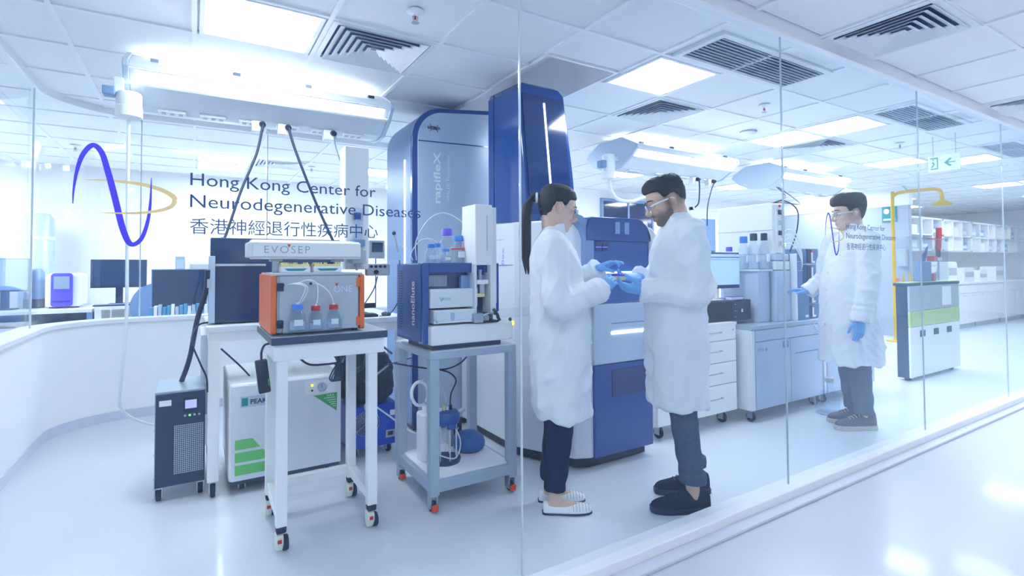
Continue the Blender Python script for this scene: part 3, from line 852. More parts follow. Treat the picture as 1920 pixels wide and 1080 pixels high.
bottle(.545, 2.452, .974, .030, .107, 'red', 'red capped bottle at the end of the clear rack', .3, 'solvent bottles in the clear rack', True)

# ------------------------------------------------------------ grey cart
t = thing('trolley', 'grey steel trolley with lower shelf carrying the navy pump instrument', 'trolley', (1.28, 2.72, 0))
x0, x1, y0, y1 = 1.025, 1.54, 2.465, 2.99
MB().box(x0, x1, y0, y1, .775, .815).build('table_top', 'frame_grey', t, .004)
MB().box(x0 + .004, x1 - .004, y0 + .004, y1 - .004, .815, .818).build('top_sheet', 'silver_pale', t)
for a in (x0, x1 - .05):
    for b in (y0, y1 - .05):
        MB().box(a, a + .05, b, b + .05, .088, .775).build('leg', 'frame_grey', t, .003)
        f_, w_ = MB(), MB()
        castor(f_, w_, a + .025, b + .025, r=.026, ztop=.088)
        cst = f_.build('castor', 'steel', t)
        w_.build('wheel', 'rubber', cst, smooth=True)
        MB().box(a + .008, a + .042, b - .006, b + .008, .012, .042).build('brake_pedal', 'red_bright', cst, .003)
MB().box(x0 + .002, x1 - .002, y0 + .002, y1 - .002, .10, .155).build('shelf_frame', 'frame_grey', t, .003)
MB().box(x0 + .03, x1 - .03, y0 + .03, y1 - .03, .155, .165).build('shelf', 'paper', t, .002)
SH = .165

# ------------------------------------------------------------ navy pump instrument
t = thing('pump_instrument', 'navy nano flow pump instrument with white sampler column', 'instrument', (1.25, 2.7, .818))
x0, x1, y0, y1, z0, z1 = 1.005, 1.45, 2.52, 2.92, .85, 1.272
MB().box(x0, x1, y0 + .06, y1, z0, z1).build('case', 'navy_matte', t, .006)
MB().box(x0, x0 + .036, y0, y0 + .06, z0, z1).build('side_pillar', 'navy', t, .003)
MB().box(x0 + .036, x1, y0, y0 + .06, z1 - .052, z1).build('top_band', 'navy', t, .003)
sp = MB().box(x0 - .004, x0 + .001, y0 + .02, y1 - .02, z0 + .012, z1 - .006).build('side_panel', 'navy_matte', t, .002)
for i in range(24):
    MB().box(x0 - .0055, x0 - .003, y1 - .11, y1 - .045, z0 + .05 + i * .0142, z0 + .055 + i * .0142).build('vent_slot', 'black_plastic', sp)
text('nanoElute', 'lettering', 'print_white', sp, (x0 - .0055, y0 + .10, z0 + .09), UZ, (0, 1, 0), .235, .055, bold=.02)
MB().box(x0 + .036, x1, y0 + .052, y0 + .06, .85, z1 - .05).build('recess_back', 'navy_dark', t)
gm = MB()
for i in range(14):
    gm.box(x0 + .038 + i * .0088, x0 + .041 + i * .0088, y0 + .044, y0 + .048, 1.148, 1.205)
for i in range(8):
    gm.box(x0 + .038, x0 + .156, y0 + .043, y0 + .047, 1.148 + i * .0078, 1.151 + i * .0078)
tag(gm.build('mesh_screen', 'silver_blue', t), kind='stuff')
MB().box(x0 + .23, x1 - .02, y0 + .02, y0 + .05, 1.13, 1.205).build('inner_panel', 'slate_blue', t, .003)
dw = MB().box(x0 + .038, x1 - .13, y0 - .012, y0 + .05, 1.035, 1.135).build('drawer', 'silver_pale', t, .004)
text('BRUKER', 'lettering', 'print_grey', dw, (x0 + .10, y0 - .0135, 1.075), RX, UZ, .055, .014)
MB().tube([(x0 + .09, y0 - .0135, 1.092), (x0 + .10, y0 - .0135, 1.07), (x0 + .108, y0 - .0135, 1.092)], .0012, 5, sub=4).build('emblem', 'print_grey', dw)
dw = MB().box(x0 + .05, x1 - .155, y0 - .03, y0 + .05, .955, 1.025).build('valve_drawer', 'plastic_white', t, .004)
MB().box(x0 + .145, x0 + .165, y0 - .036, y0 - .028, .975, 1.01).build('valve_handle', 'silver_blue', dw, .003)
for a in (x0 + .065, x1 - .175):
    MB().cyl((a, y0 - .031, .968), (a, y0 - .034, .968), .007, n=10).build('screw', 'print_grey', dw)
ac = MB()
ac.box(x0 + .03, 1.60, y0 - .10, y0 - .097, .975, 1.025).box(x0 + .03, x0 + .033, y0 - .10, y0 - .02, .975, 1.025).box(x0 + .03, 1.60, y0 - .10, y0 - .02, .973, .976)
ac.build('guard', 'acrylic', t)
MB().box(1.035, 1.525, 2.475, 2.80, .845, .945).build('base_tray', 'plastic_white', t, .01, seg=3)
MB().box(1.05, 1.46, 2.50, 2.85, .818, .846).build('plinth', 'plastic_dark', t, .003)
cl = MB().box(1.29, 1.395, y0 - .045, y0 + .12, 1.26, 1.59).build('sampler_column', 'plastic_white', t, .004)
MB().box(1.395, 1.43, y0 - .03, y0 + .12, 1.05, 1.58).build('column_side', 'silver_pale', cl, .004)
MB().box(1.36, 1.3625, y0 - .047, y0 - .044, 1.34, 1.53).build('slot', 'print_grey', cl)
MB().box(1.288, 1.30, y0 - .04, y0 + .1, 1.0, 1.26).build('column_leg', 'silver_pale', cl, .002)
MB().box(1.385, 1.42, y0 - .04, y0 + .1, 1.0, 1.26).build('column_leg', 'plastic_white', cl, .002)
MB().box(1.30, 1.385, y0 + .06, y0 + .1, 1.0, 1.26).build('column_back', 'plastic_grey', cl)
MB().box(1.425, 1.455, y0 - .01, y0 + .15, 1.0, 1.27).build('rear_pillar', 'navy', t, .003)
sr = MB().box(1.305, 1.378, y0 - .03, y0 + .05, 1.155, 1.18).build('tool_head', 'plastic_white', t, .004)
MB().cyl((1.34, y0, 1.18), (1.34, y0, 1.235), .01).build('syringe', 'steel', sr)
MB().cyl((1.33, y0 - .01, 1.08), (1.33, y0 - .01, 1.155), .006).build('needle', 'black_plastic', sr)
MB().cyl((1.345, y0, 1.10), (1.345, y0, 1.155), .022).build('barrel', 'plastic_grey', sr)
MB().box(1.31, 1.36, y0 - .02, y0 + .02, 1.085, 1.105).build('carriage', 'tip_yellow', sr, .003)
vb = MB().box(1.275, 1.33, y0 - .06, y0 + .03, .95, 1.0).build('valve_block', 'steel', t, .004)
MB().cyl((1.36, y0 - .03, .97), (1.36, y0 + .02, .97), .022).build('valve_rotor', 'steel', vb)
MB().box(1.30, 1.43, y0 - .05, y0 + .04, .947, .957).build('stage', 'black_plastic', vb, .002)
MB().tube([(1.40, y0 - .04, 1.02), (1.42, y0 - .05, .99), (1.435, y0 - .05, .955)], .009).build('lever_arm', 'black_plastic', vb)
MB().tube([(1.33, y0 - .04, .985), (1.37, y0 - .05, 1.0), (1.41, y0 - .04, .99), (1.42, y0 - .02, 1.02)], .006).build('capillary', 'chrome', vb)
SB = 'solvent bottles on the navy pump instrument'
bottle(1.110, 2.66, 1.272, .030, .105, 'cap_blue', 'small blue capped bottle nearest the vent slots', .3, SB)
bottle(1.165, 2.70, 1.272, .030, .112, 'cap_blue', 'blue capped bottle second from the vent slots, set back', .3, SB)
bottle(1.172, 2.60, 1.272, .030, .078, 'cap_blue', 'shortest blue capped bottle at the front of the navy instrument', .2, SB)
bottle(1.245, 2.74, 1.272, .045, .20, 'cap_violet', 'violet capped bottle, tallest on the navy instrument', .4, SB)
bottle(1.275, 2.65, 1.272, .045, .155, 'cap_blue', 'blue capped bottle with a red band beside the white column', .45, SB, band='red_bright')
cord('solvent_tubing', 'clear solvent tubing arching over the bottles', [(1.06, 2.75, 1.29), (1.06, 2.75, 1.40), (1.13, 2.74, 1.52), (1.22, 2.72, 1.56), (1.32, 2.68, 1.50), (1.40, 2.66, 1.38), (1.42, 2.66, 1.28)], .0035, 'tube_clear', cat='tubing')
cord('solvent_tubing', 'short clear tubing loop behind the small bottles', [(1.05, 2.78, 1.29), (1.04, 2.78, 1.33), (1.09, 2.77, 1.40), (1.15, 2.75, 1.41), (1.18, 2.72, 1.38)], .0035, 'tube_clear', cat='tubing')

# ------------------------------------------------------------ lower shelf of the grey cart
t = thing('vacuum_trap', 'clear glass vacuum trap with blue lid on the trolley shelf', 'vacuum trap', (1.20, 2.70, SH))
cx, cy = 1.205, 2.69
MB().lathe([(.085, 0), (.088, .01), (.088, .02)], (cx, cy, SH), 28).build('base', 'plastic_dark', t, smooth=True)
MB().lathe([(.068, .02), (.068, .215)], (cx, cy, SH), 28).build('cylinder', 'acrylic', t, smooth=True)
for k in range(8):
    a = k * math.pi / 4
    MB().cyl((cx + .068 * math.cos(a), cy + .068 * math.sin(a), SH + .02), (cx + .068 * math.cos(a), cy + .068 * math.sin(a), SH + .215), .0035, n=6).build('rib', 'tube_clear', t)
MB().lathe([(.05, .212), (.078, .215), (.085, .235), (.083, .262), (.07, .28), (.03, .285)], (cx, cy, SH), 28).build('lid', 'navy_matte', t, smooth=True)
MB().box(cx - .02, cx + .03, cy - .09, cy - .07, SH + .195, SH + .225).build('latch', 'navy_matte', t, .004)
MB().tube([(cx + .03, cy - .07, SH + .2), (cx + .07, cy - .05, SH + .12), (cx + .075, cy - .03, SH + .05), (cx + .02, cy - .07, SH + .03), (cx - .06, cy - .06, SH + .06)], .004, sub=5).build('drain_tube', 'tube_clear', t, smooth=True)
for k in range(4):
    MB().cyl((cx - .03 + .02 * k, cy - .01, SH + .283), (cx - .03 + .02 * k, cy - .01, SH + .30 + .01 * (k % 2)), .009, n=10).build('fitting', ('plastic_white', 'tip_yellow', 'plastic_white', 'black_plastic')[k], t)
t = thing('plastic_canister', 'white plastic canister behind the trolley leg', 'canister', (1.12, 2.74, SH))
MB().prism(rbox2(1.085, 1.165, 2.72, 2.83, .02), 'z', SH, SH + .265).build('body', 'plastic_white', t, .012, True)
MB().cyl((1.125, 2.775, SH + .265), (1.125, 2.775, SH + .30), .02).build('neck', 'plastic_white', t)
t = thing('float_dome', 'blue rounded dome lid lying on the trolley shelf', 'lid', (1.40, 2.80, SH))
MB().lathe([(.085, .012), (.095, .03), (.096, .05), (.085, .08), (.06, .102), (.03, .112), (.002, .115)], (1.40, 2.78, SH), 28).build('shell', 'navy_matte', t, smooth=True)
MB().lathe([(.07, 0), (.085, .012), (.07, .014)], (1.40, 2.78, SH), 28).build('rim', 'plastic_dark', t, smooth=True)
t = thing('vacuum_pump', 'small dark pump block behind the blue dome', 'pump', (1.36, 2.9, SH))
MB().box(1.325, 1.405, 2.88, 2.95, SH, SH + .20).build('body', 'plastic_grey', t, .006)
MB().box(1.345, 1.40, 2.872, 2.882, SH + .07, SH + .17).build('face', 'plastic_dark', t, .003)
MB().tube([(1.36, 2.868, SH + .09), (1.375, 2.862, SH + .115)], .006).build('lever', 'chrome', t)
MB().tube([(1.27, 2.88, SH + .155), (1.42, 2.88, SH + .215)], .014).build('handle', 'silver_blue', t)
t = thing('tube_coil', 'coil of thick clear tubing hung inside the grey trolley', 'tubing', (1.10, 2.8, .5))
MB().tube([(1.10 + .05 * math.cos(a), 2.80 + .01 * math.sin(a), .53 + .065 * math.sin(a)) for a in np.linspace(-.9, 5.2, 24)], .0095, 8).build('loop', 'hose_white', t, smooth=True)
MB().tube([(1.145, 2.80, .48), (1.17, 2.79, .47)], .013).build('connector', 'rubber', t)
MB().tube([(1.10, 2.80, .595), (1.16, 2.8, .62), (1.22, 2.78, .56), (1.24, 2.74, .48)], .004, sub=5).build('branch', 'tube_clear', t, smooth=True)
cord('loose_cable', 'black cord sagging under the grey trolley top', [(1.46, 2.85, .775), (1.42, 2.85, .70), (1.36, 2.86, .655), (1.26, 2.86, .64), (1.12, 2.88, .665), (1.0, 2.95, .69)], .005)
cord('loose_cable', 'black cord dropping to the blue lidded trap', [(1.25, 2.86, .64), (1.32, 2.86, .61), (1.355, 2.86, .56), (1.33, 2.88, .48), (1.335, 2.9, .38)], .005)
cord('loose_cable', 'thin black cord crossing behind the grey trolley legs', [(.95, 3.0, .67), (1.1, 2.95, .71), (1.3, 2.92, .755)], .003)

# ------------------------------------------------------------ chiller and bag under the table
t = thing('blue_chiller', 'bright blue chiller box with round fan grille on wheels', 'chiller', (1.0, 3.6, 0))
x0, x1, y0, y1, z0, z1 = .86, 1.185, 3.42, 3.85, .06, .335
MB().box(x0, x1, y0 + .01, y1, z0, z1).build('case', 'blue_bright', t, .008)
fp = MB().box(x0 + .004, x1 - .004, y0, y0 + .012, z0 + .095, z1 - .004).build('front_panel', 'blue_bright', t, .003)
for k in range(8):
    r_ = .015 + k * .0095
    MB().tube([(.975 + r_ * math.cos(a), y0 - .004, .225 + r_ * math.sin(a)) for a in np.linspace(0, 2 * math.pi, 25)], .0018, 5).build('fan_ring', 'chrome', fp)
for k in range(4):
    a = k * math.pi / 2 + .6
    MB().cyl((.975, y0 - .003, .225), (.975 + .085 * math.cos(a), y0 - .003, .225 + .085 * math.sin(a)), .0025, n=6).build('fan_spoke', 'chrome', fp)
MB().lathe([(.083, 0), (.083, .002)], (.975, y0 - .001, .225), 24, (0, -1, 0)).build('fan_opening', 'navy_dark', fp)
MB().box(1.10, 1.17, y0 - .004, y0 + .001, .11, .16).build('power_socket', 'plastic_grey', t, .002)
MB().box(1.115, 1.15, y0 - .008, y0 - .003, .125, .15).build('socket_hole', 'black_plastic', t)
MB().box(1.13, 1.175, y0 - .003, y0 + .001, .255, .29).build('rating_plate', 'paper', t)
for a in (x0 + .05, x1 - .05):
    castor_part(t, a, y0 + .06, r=.03, ztop=.062, dy=0)
    castor_part(t, a, y1 - .06, r=.03, ztop=.062, dy=0)
t = thing('black_bag', 'crumpled black bag lying on the blue chiller', 'bag', (1.0, 3.6, .335))
m = MB()
rings = []
for i in range(9):
    u = i / 8
    z = .337 + .40 * u
    rr = [1.0, 1.08, 1.1, 1.06, 1.0, .9, .78, .55, .2][i]
    rings.append([(1.02 + .17 * rr * math.cos(a) * (1 + .12 * math.sin(3 * a + 5 * u)) - .02 * u, 3.62 + .2 * rr * math.sin(a) * (1 + .1 * math.cos(4 * a + 3 * u)), z + .025 * math.sin(2 * a + 4 * u) * (i > 0)) for a in np.linspace(0, 2 * math.pi, 28, endpoint=False)])
bg = m.loft(rings).build('fabric', 'bag_black', t, smooth=True, ang=80)
sb = bg.modifiers.new('sub', 'SUBSURF'); sb.levels = sb.render_levels = 2
dm = bpy.data.textures.new('crumple', 'CLOUDS'); dm.noise_scale = .09
dp = bg.modifiers.new('disp', 'DISPLACE'); dp.texture = dm; dp.strength = .055; dp.mid_level = .5
MB().tube([(.96, 3.41, .5), (1.06, 3.40, .56), (1.12, 3.41, .60)], .007, sub=4).build('strap', 'plastic_grey', t, smooth=True)
MB().tube([(.97 + .018 * math.cos(a), 3.40, .34 + .022 * math.sin(a)) for a in np.linspace(0, 6.28, 16)], .004).build('ring', 'chrome', t)
cord('drain_hose', 'thin white hose curving from the chiller to the trolley', [(1.03, 3.42, .33), (1.08, 3.3, .29), (1.12, 3.0, .26), (1.14, 2.86, .28)], .006, 'hose_white', cat='hose')
cord('flexible_conduit', 'thick black flexible conduit rising behind the power supply', [(-.06, 3.62, .585), (-.02, 3.62, .72), (.015, 3.5, .95), (.055, 3.40, 1.12), (.062, 3.365, 1.24)], .0135, n=10)
cord('loose_cable', 'thin black cord looping beside the white table leg', [(.07, 3.45, .94), (.02, 3.40, .93), (-.01, 3.3, .86), (.03, 3.26, .74), (.06, 3.26, .66), (.065, 3.262, .58)], .005)
cord('loose_cable', 'thin black cord slanting to the gas generator', [(.13, 3.33, .80), (.22, 3.34, .70), (.28, 3.40, .62)], .005)
cord('loose_cable', 'thick black cord hanging right of the white trolley', [(1.06, 3.40, .895), (.97, 3.3, .78), (.90, 3.2, .66), (.87, 3.3, .6)], .016, n=10)
cord('loose_cable', 'black cord running from lab table to grey trolley', [(.88, 3.28, .86), (.95, 3.15, .80), (1.02, 3.05, .73)], .007)
t = thing('cable_bundle', 'looped bundle of black cable hanging under the white trolley', 'cable', (.60, 2.8, .75))
for k in range(5):
    MB().tube([(.60 + .012 * k - .03, 2.62, .84), (.60 + .004 * k, 2.62, .79), (.575 + .012 * k, 2.62, .74), (.565 + .01 * k, 2.62, .71), (.585 + .01 * k, 2.62, .70), (.60 + .003 * k, 2.62, .78), (.63 + .01 * k - .01, 2.62, .84)], .004, sub=4).build('loop', 'cable_black', t, smooth=True)
MB().tube([(.42, 2.6, .83), (.47, 2.61, .79), (.55, 2.62, .782), (.62, 2.62, .785)], .005, sub=5).build('tail', 'cable_black', t, smooth=True)
MB().box(.588, .612, 2.61, 2.63, .775, .785).build('tie', 'rubber', t)
t = thing('power_adapter', 'black power adapter hanging under the white trolley side', 'power adapter', (.26, 2.6, .7))
MB().obox((.268, 2.60, .76), (.05, .035, .15), (1, 0, .12), (-.12, 0, 1)).build('brick', 'black_plastic', t, .006)
MB().tube([(.262, 2.6, .83), (.262, 2.6, .87), (.275, 2.6, .90), (.30, 2.6, .905)], .005, sub=4).build('lead', 'cable_black', t, smooth=True)
MB().obox((.29, 2.58, .735), (.004, .02, .03), (1, 0, .12), (-.12, 0, 1)).build('sticker', 'green', t)
t = thing('power_adapter', 'slate blue adapter clipped behind the white trolley leg', 'power adapter', (.74, 2.95, .75))
MB().obox((.70, 2.95, .79), (.035, .03, .13), (1, 0, -.15), (.15, 0, 1)).build('brick', 'slate_blue', t, .006)
MB().tube([(.71, 2.95, .85), (.715, 2.95, .88), (.73, 2.95, .90)], .004, sub=4).build('lead', 'cable_black', t, smooth=True)
# ------------------------------------------------------------ tall silver instrument
t = thing('tall_instrument', 'tall silver instrument with navy rim and vertical product lettering', 'instrument', (1.8, 4.1, 0))
x0, x1, y0, y1, zt = 1.41, 2.12, 3.75, 4.35, 2.50
def arch(x0, x1, zt, r, n=10, z0=.05):
    pts = [(x0, z0)]
    for k in range(n + 1):
        a = math.radians(180 - 90 * k / n)
        pts.append((x0 + r + r * math.cos(a), zt - r + r * math.sin(a)))
    return pts + [(x1, zt + .05), (x1, z0)]
MB().prism(arch(x0, x1, zt, .26), 'y', y0 + .02, y1).build('housing', 'slate_blue', t, .004, True)
MB().prism(arch(x0 - .002, x1, zt + .003, .262), 'y', y0 - .01, y0 + .03).build('rim', 'navy', t, .003, True)
fp = MB().prism(arch(x0 + .042, x1, zt - .03, .225), 'y', y0 - .016, y0).build('front_panel', 'silver_blue', t, .003, True)
MB().obox((1.785, y0 - .018, 2.235), (.66, .004, .008), (1, 0, .03)).build('seam', 'navy', fp)
text('BRUKER', 'lettering', 'print_black', fp, (1.53, y0 - .018, 2.325), (1, 0, .02), UZ, .11, .022, bold=.02)
for s_ in (-1, 1):
    for q in (0, 1):
        MB().tube([(1.585 - .035 + .07 * k / 8, y0 - .018, 2.336 + s_ * (.03 - .045 * math.sin(math.pi * (k / 8 + q * .0)) * (1 if q else .55)) * (1 if q else 1)) for k in range(9)], .0012, 5).build('emblem_orbit', 'print_black', fp)
text('rapifleX', 'lettering', 'print_white', fp, (1.655, y0 - .018, 1.75), UZ, (-1, 0, 0), .40, .075, bold=.02)
text('MALDI Tissuetyper', 'lettering', 'print_white', fp, (1.725, y0 - .018, 1.78), UZ, (-1, 0, 0), .36, .034)
MB().box(x0 - .004, x0 + .002, 3.90, 3.915, .75, 2.10).build('light_strip', 'led_white', t)
MB().box(x0 + .03, x1 - .02, y0 + .05, y1, 0, .05).build('plinth', 'plastic_dark', t)

# ------------------------------------------------------------ mass spectrometer with navy tower
t = thing('mass_spectrometer', 'navy and silver mass spectrometer with tall glossy navy tower', 'instrument', (2.2, 3.1, 0))
plan = [(1.80, 3.70), (1.80, 2.90), (1.99, 2.515), (2.085, 2.475), (2.60, 2.475), (2.60, 3.70)]
MB().prism(plan, 'z', .07, 1.545).build('body', 'silver_pale', t, .012, seg=3)
inner = [(1.83, 3.67), (1.83, 2.91), (2.01, 2.545), (2.09, 2.505), (2.57, 2.505), (2.57, 3.67)]
MB().prism(inner, 'z', .012, .07).build('plinth', 'black_plastic', t)
for x, y in ((2.05, 2.58), (2.52, 2.58), (1.88, 3.6), (2.52, 3.6)):
    MB().cyl((x, y, 0), (x, y, .015), .03).build('foot', 'rubber', t)
FY = 2.475
MB().box(2.10, 2.60, FY - .02, FY + .01, .072, .635).build('lower_door', 'navy', t, .004)
MB().box(2.24, 2.58, FY - .024, FY - .018, .43, .60).build('door_inset', 'navy_dark', t, .003)
md = MB().box(2.10, 2.60, FY - .022, FY + .01, .64, 1.012).build('middle_door', 'silver_blue', t, .004)
MB().box(2.24, 2.58, FY - .026, FY - .02, .822, .838).build('light_strip', 'led_white', md)
MB().box(2.24, 2.58, FY - .025, FY - .02, .885, .892).build('groove', 'slate_blue', md)
wd = MB().box(2.10, 2.585, FY - .014, FY + .01, 1.018, 1.41).build('window', 'window_blue', t, .003)
MB().box(2.20, 2.52, FY - .02, FY - .012, 1.205, 1.215).build('light_strip', 'led_white', wd)
for k in range(2):
    MB().box(2.12 + k * .055, 2.165 + k * .055, FY - .018, FY - .013, 1.345, 1.40).build('touch_panel', 'navy_dark', wd)
    MB().box(2.12 + k * .055, 2.165 + k * .055, FY - .019, FY - .017, 1.368, 1.371).build('touch_mark', 'lcd', wd)
top = [(2.04, 1.41), (2.04, 1.50), (2.055, 1.54), (2.08, 1.556), (2.45, 1.56), (2.51, 1.55), (2.56, 1.51), (2.59, 1.45), (2.595, 1.41)]
hd = MB().prism(top, 'y', FY - .03, 3.3).build('hood', 'navy', t, .004, True)
for k in range(2):
    MB().box(2.27 + k * .08, 2.31 + k * .08, FY - .033, FY - .03, 1.455, 1.53).build('sticker', 'slate_blue', hd)
arcR = [(2.585, 1.0), (2.585, 1.40), (2.56, 1.48), (2.54, 1.515), (2.60, 1.50), (2.64, 1.46), (2.66, 1.41), (2.66, 1.0)]
MB().prism(arcR, 'y', FY - .03, 3.2).build('side_trim', 'silver_pale', t, .004, True)
arcL = [(2.035, 1.0), (2.035, 1.42), (2.02, 1.47), (1.99, 1.51), (1.94, 1.535), (1.94, 1.575), (2.01, 1.56), (2.06, 1.525), (2.09, 1.47), (2.10, 1.41), (2.10, 1.0)]
MB().prism(arcL, 'y', FY - .025, 3.2).build('side_arch', 'slate_blue', t, .004, True)
# tower, its front leans back
tw = []
for z, yf, x0_, x1_ in ((1.545, 2.81, 1.85, 2.27), (2.0, 2.865, 1.85, 2.255), (2.46, 2.925, 1.85, 2.235), (2.50, 2.935, 1.87, 2.20), (2.515, 2.95, 1.90, 2.15)):
    tw.append([(x0_, yf, z), (x1_, yf, z), (x1_, 3.34, z + .02), (x0_, 3.34, z + .02)])
tower = MB().loft(tw).build('tower', 'navy', t, .006)
pn = []
for z, yf in ((1.60, 2.807), (2.43, 2.911)):
    pn.append([(1.875, yf, z), (2.22, yf, z), (2.22, yf + .02, z), (1.875, yf + .02, z)])
MB().loft(pn).build('tower_panel', 'navy_dark', tower)
st = [[(2.045, yf - .004, z), (2.056, yf - .004, z), (2.056, yf + .01, z), (2.045, yf + .01, z)] for z, yf in ((1.70, 2.8195), (2.38, 2.9045))]
MB().loft(st).build('light_strip', 'led_white', tower)
MB().box(1.846, 1.852, 3.25, 3.256, 1.56, 2.5).build('seam', 'navy_dark', tower)
MB().box(1.795, 1.802, 2.92, 3.69, 1.26, 1.264).build('seam', 'slate_blue', t)
text('timsTOF', 'lettering', 'blue_bright', t, (1.798, 3.16, 1.23), (0, 0, 1), (0, 1, 0), .22, .06, bold=.03)
text('flex', 'lettering', 'print_blue', t, (1.798, 3.03, 1.26), (0, 0, 1), (0, 1, 0), .12, .035)
text('Bruker Daltonics', 'lettering', 'print_grey', t, (1.798, 3.16, 1.43), (0, -1, 0), UZ, .12, .012)
MB().cyl((1.80, 2.95, .90), (1.79, 2.95, .90), .012).build('port', 'black_plastic', t)
MB().box(1.79, 1.80, 2.91, 2.93, .865, .89).build('marker', 'led_yellow', t)
# ------------------------------------------------------------ vinyl logos on the glass
PUR = [(-.2552, 1.4105), (-.2542, 1.4451), (-.2482, 1.4937), (-.2375, 1.5335), (-.2189, 1.5585), (-.2015, 1.5423), (-.1893, 1.4992), (-.179, 1.4556), (-.1686, 1.4068), (-.1581, 1.3576), (-.1457, 1.3206), (-.1335, 1.3124), (-.1173, 1.3288), (-.1054, 1.3696), (-.0997, 1.4208), (-.0983, 1.4873)]
PW = [.0008, .0022, .0038, .0052, .0058, .0062, .0066, .007, .007, .007, .0066, .0056, .005, .0042, .003, .0005]
GOL = [(-.2367, 1.4706), (-.2064, 1.4726), (-.1792, 1.4729), (-.1189, 1.4683), (-.077, 1.4571), (-.0511, 1.4419), (-.0457, 1.4318), (-.053, 1.4158), (-.0764, 1.4032), (-.1181, 1.3944), (-.1585, 1.3914), (-.2034, 1.3911)]
GW = [.0004, .0018, .0028, .0042, .0056, .0062, .006, .0052, .0042, .0032, .0022, .0004]
def flat_ribbon(pts, ws, dx, y):
    P, R = smooth_path([Vector((x + dx, y, z)) for x, z in pts], ws, 6)
    m = MB(); vs = []
    for i, p in enumerate(P):
        d = (P[min(i + 1, len(P) - 1)] - P[max(i - 1, 0)]).normalized()
        n = Vector((-d.z, 0, d.x)) * R[i]
        vs += [p + n, p - n]
    return m.add(vs, [(2 * i, 2 * i + 1, 2 * i + 3, 2 * i + 2) for i in range(len(P) - 1)])
def logo(dx, label):
    y = GY - .0055
    t = thing('vinyl_logo', label, 'sign', (.2 + dx, y, 1.3), 'research centre logos on the glass')
    flat_ribbon(GOL[:7], GW[:7], dx, y).build('gold_ribbon', 'vinyl_gold', t)
    flat_ribbon(PUR, PW, dx, y - .0004).build('purple_ribbon', 'vinyl_purple', t)
    flat_ribbon(GOL[6:], GW[6:], dx, y - .0008).build('gold_ribbon', 'vinyl_gold', t)
    text('Hong Kong Center for', 'lettering', 'vinyl_blue', t, (-.012 + dx, y, 1.4635), RX, UZ, .505, .0455)
    text('Neurodegenerative Diseases', 'lettering', 'vinyl_blue', t, (-.012 + dx, y, 1.4035), RX, UZ, .657, .0465)
    text('\u9999\u6e2f\u795e\u7d93\u9000\u884c\u6027\u75be\u75c5\u4e2d\u5fc3', 'lettering', 'vinyl_blue', t, (-.012 + dx, y, 1.343), RX, UZ, .512, .044)
logo(0, 'large purple and gold curve logo with centre name on the near glass')
logo(3.446, 'smaller looking purple and gold curve logo beside the man at the bench')

# ------------------------------------------------------------ exit sign
t = thing('exit_sign', 'white hanging exit sign with green running figure and arrow', 'sign', (6.6, 2.19, 2.21))
MB().box(6.59, 6.615, 2.05, 2.32, 2.215, 2.385).build('board', 'exit_face', t, .004)
for y in (2.09, 2.28):
    MB().cyl((6.602, y, 2.385), (6.602, y, 2.6), .004, n=8).build('rod', 'steel', t)
xs = 6.588
def sgn(poly, nm='pictogram'):
    MB().add([(xs, y, z) for y, z in poly], [tuple(range(len(poly)))]).build(nm, 'exit_green', t)
sgn([(2.09, 2.295), (2.09, 2.305), (2.16, 2.305), (2.16, 2.295)], 'arrow')
sgn([(2.185, 2.30), (2.135, 2.345), (2.12, 2.335), (2.157, 2.30), (2.12, 2.265), (2.135, 2.255)], 'arrow')
sgn([(2.30, 2.24), (2.30, 2.255), (2.235, 2.255), (2.235, 2.24)]); sgn([(2.30, 2.35), (2.30, 2.365), (2.235, 2.365), (2.235, 2.35)])
sgn([(2.245, 2.25), (2.245, 2.36), (2.235, 2.36), (2.235, 2.25)])
sgn([(2.29, 2.315), (2.275, 2.325), (2.262, 2.30), (2.272, 2.29)]); sgn([(2.272, 2.30), (2.262, 2.29), (2.285, 2.26), (2.298, 2.268)]); sgn([(2.27, 2.333), (2.283, 2.333), (2.283, 2.346), (2.27, 2.346)])

# ------------------------------------------------------------ wide drawer unit, computer and monitor
t = thing('drawer_unit', 'white four drawer unit on castors behind the bearded man', 'drawer unit', (3.25, 2.85, 0))
x0, x1, y0, y1 = 2.80, 3.70, 2.60, 3.10
MB().box(x0, x1, y0 + .018, y1, .10, .78).build('carcass', 'plastic_white', t, .003)
MB().box(x0 - .005, x1 + .005, y0 - .005, y1, .78, .80).build('top', 'plastic_white', t, .003)
zz = .105
for i, h in enumerate((.215, .165, .165, .118)):
    d = MB().box(x0 + .003, x1 - .003, y0, y0 + .018, zz, zz + h).build('drawer', 'frame_white', t, .002)
    MB().tube([(3.10, y0, zz + h * .55), (3.10, y0 - .022, zz + h * .55), (3.50, y0 - .022, zz + h * .55), (3.50, y0, zz + h * .55)], .004, 8).build('handle', 'steel', d)
    zz += h + .005
MB().cyl((3.66, y0, .74), (3.66, y0 - .004, .74), .008).build('lock', 'steel', t)
for a in (x0 + .08, x1 - .10):
    for b in (y0 + .07, y1 - .07):
        castor_part(t, a, b, r=.042, ztop=.10, dy=0)
t = thing('desktop_computer', 'black desktop computer case under the blue screen monitor', 'computer', (3.72, 2.85, .8))
MB().box(3.40, 3.99, 2.66, 3.0, .80, .965).build('case', 'plastic_dark', t, .004)
MB().box(3.41, 3.74, 2.652, 2.662, .81, .955).build('bezel', 'black_plastic', t, .002)
for z in (.83, .88, .93):
    MB().cyl((3.78, 2.66, z), (3.78, 2.655, z), .004, n=8).build('indicator', 'plastic_grey', t)
MB().box(3.86, 3.875, 2.655, 2.661, .865, .89).build('badge', 'paper', t)
t = thing('monitor', 'monitor with pale blue screen beside the bearded man', 'monitor', (3.68, 2.85, .965))
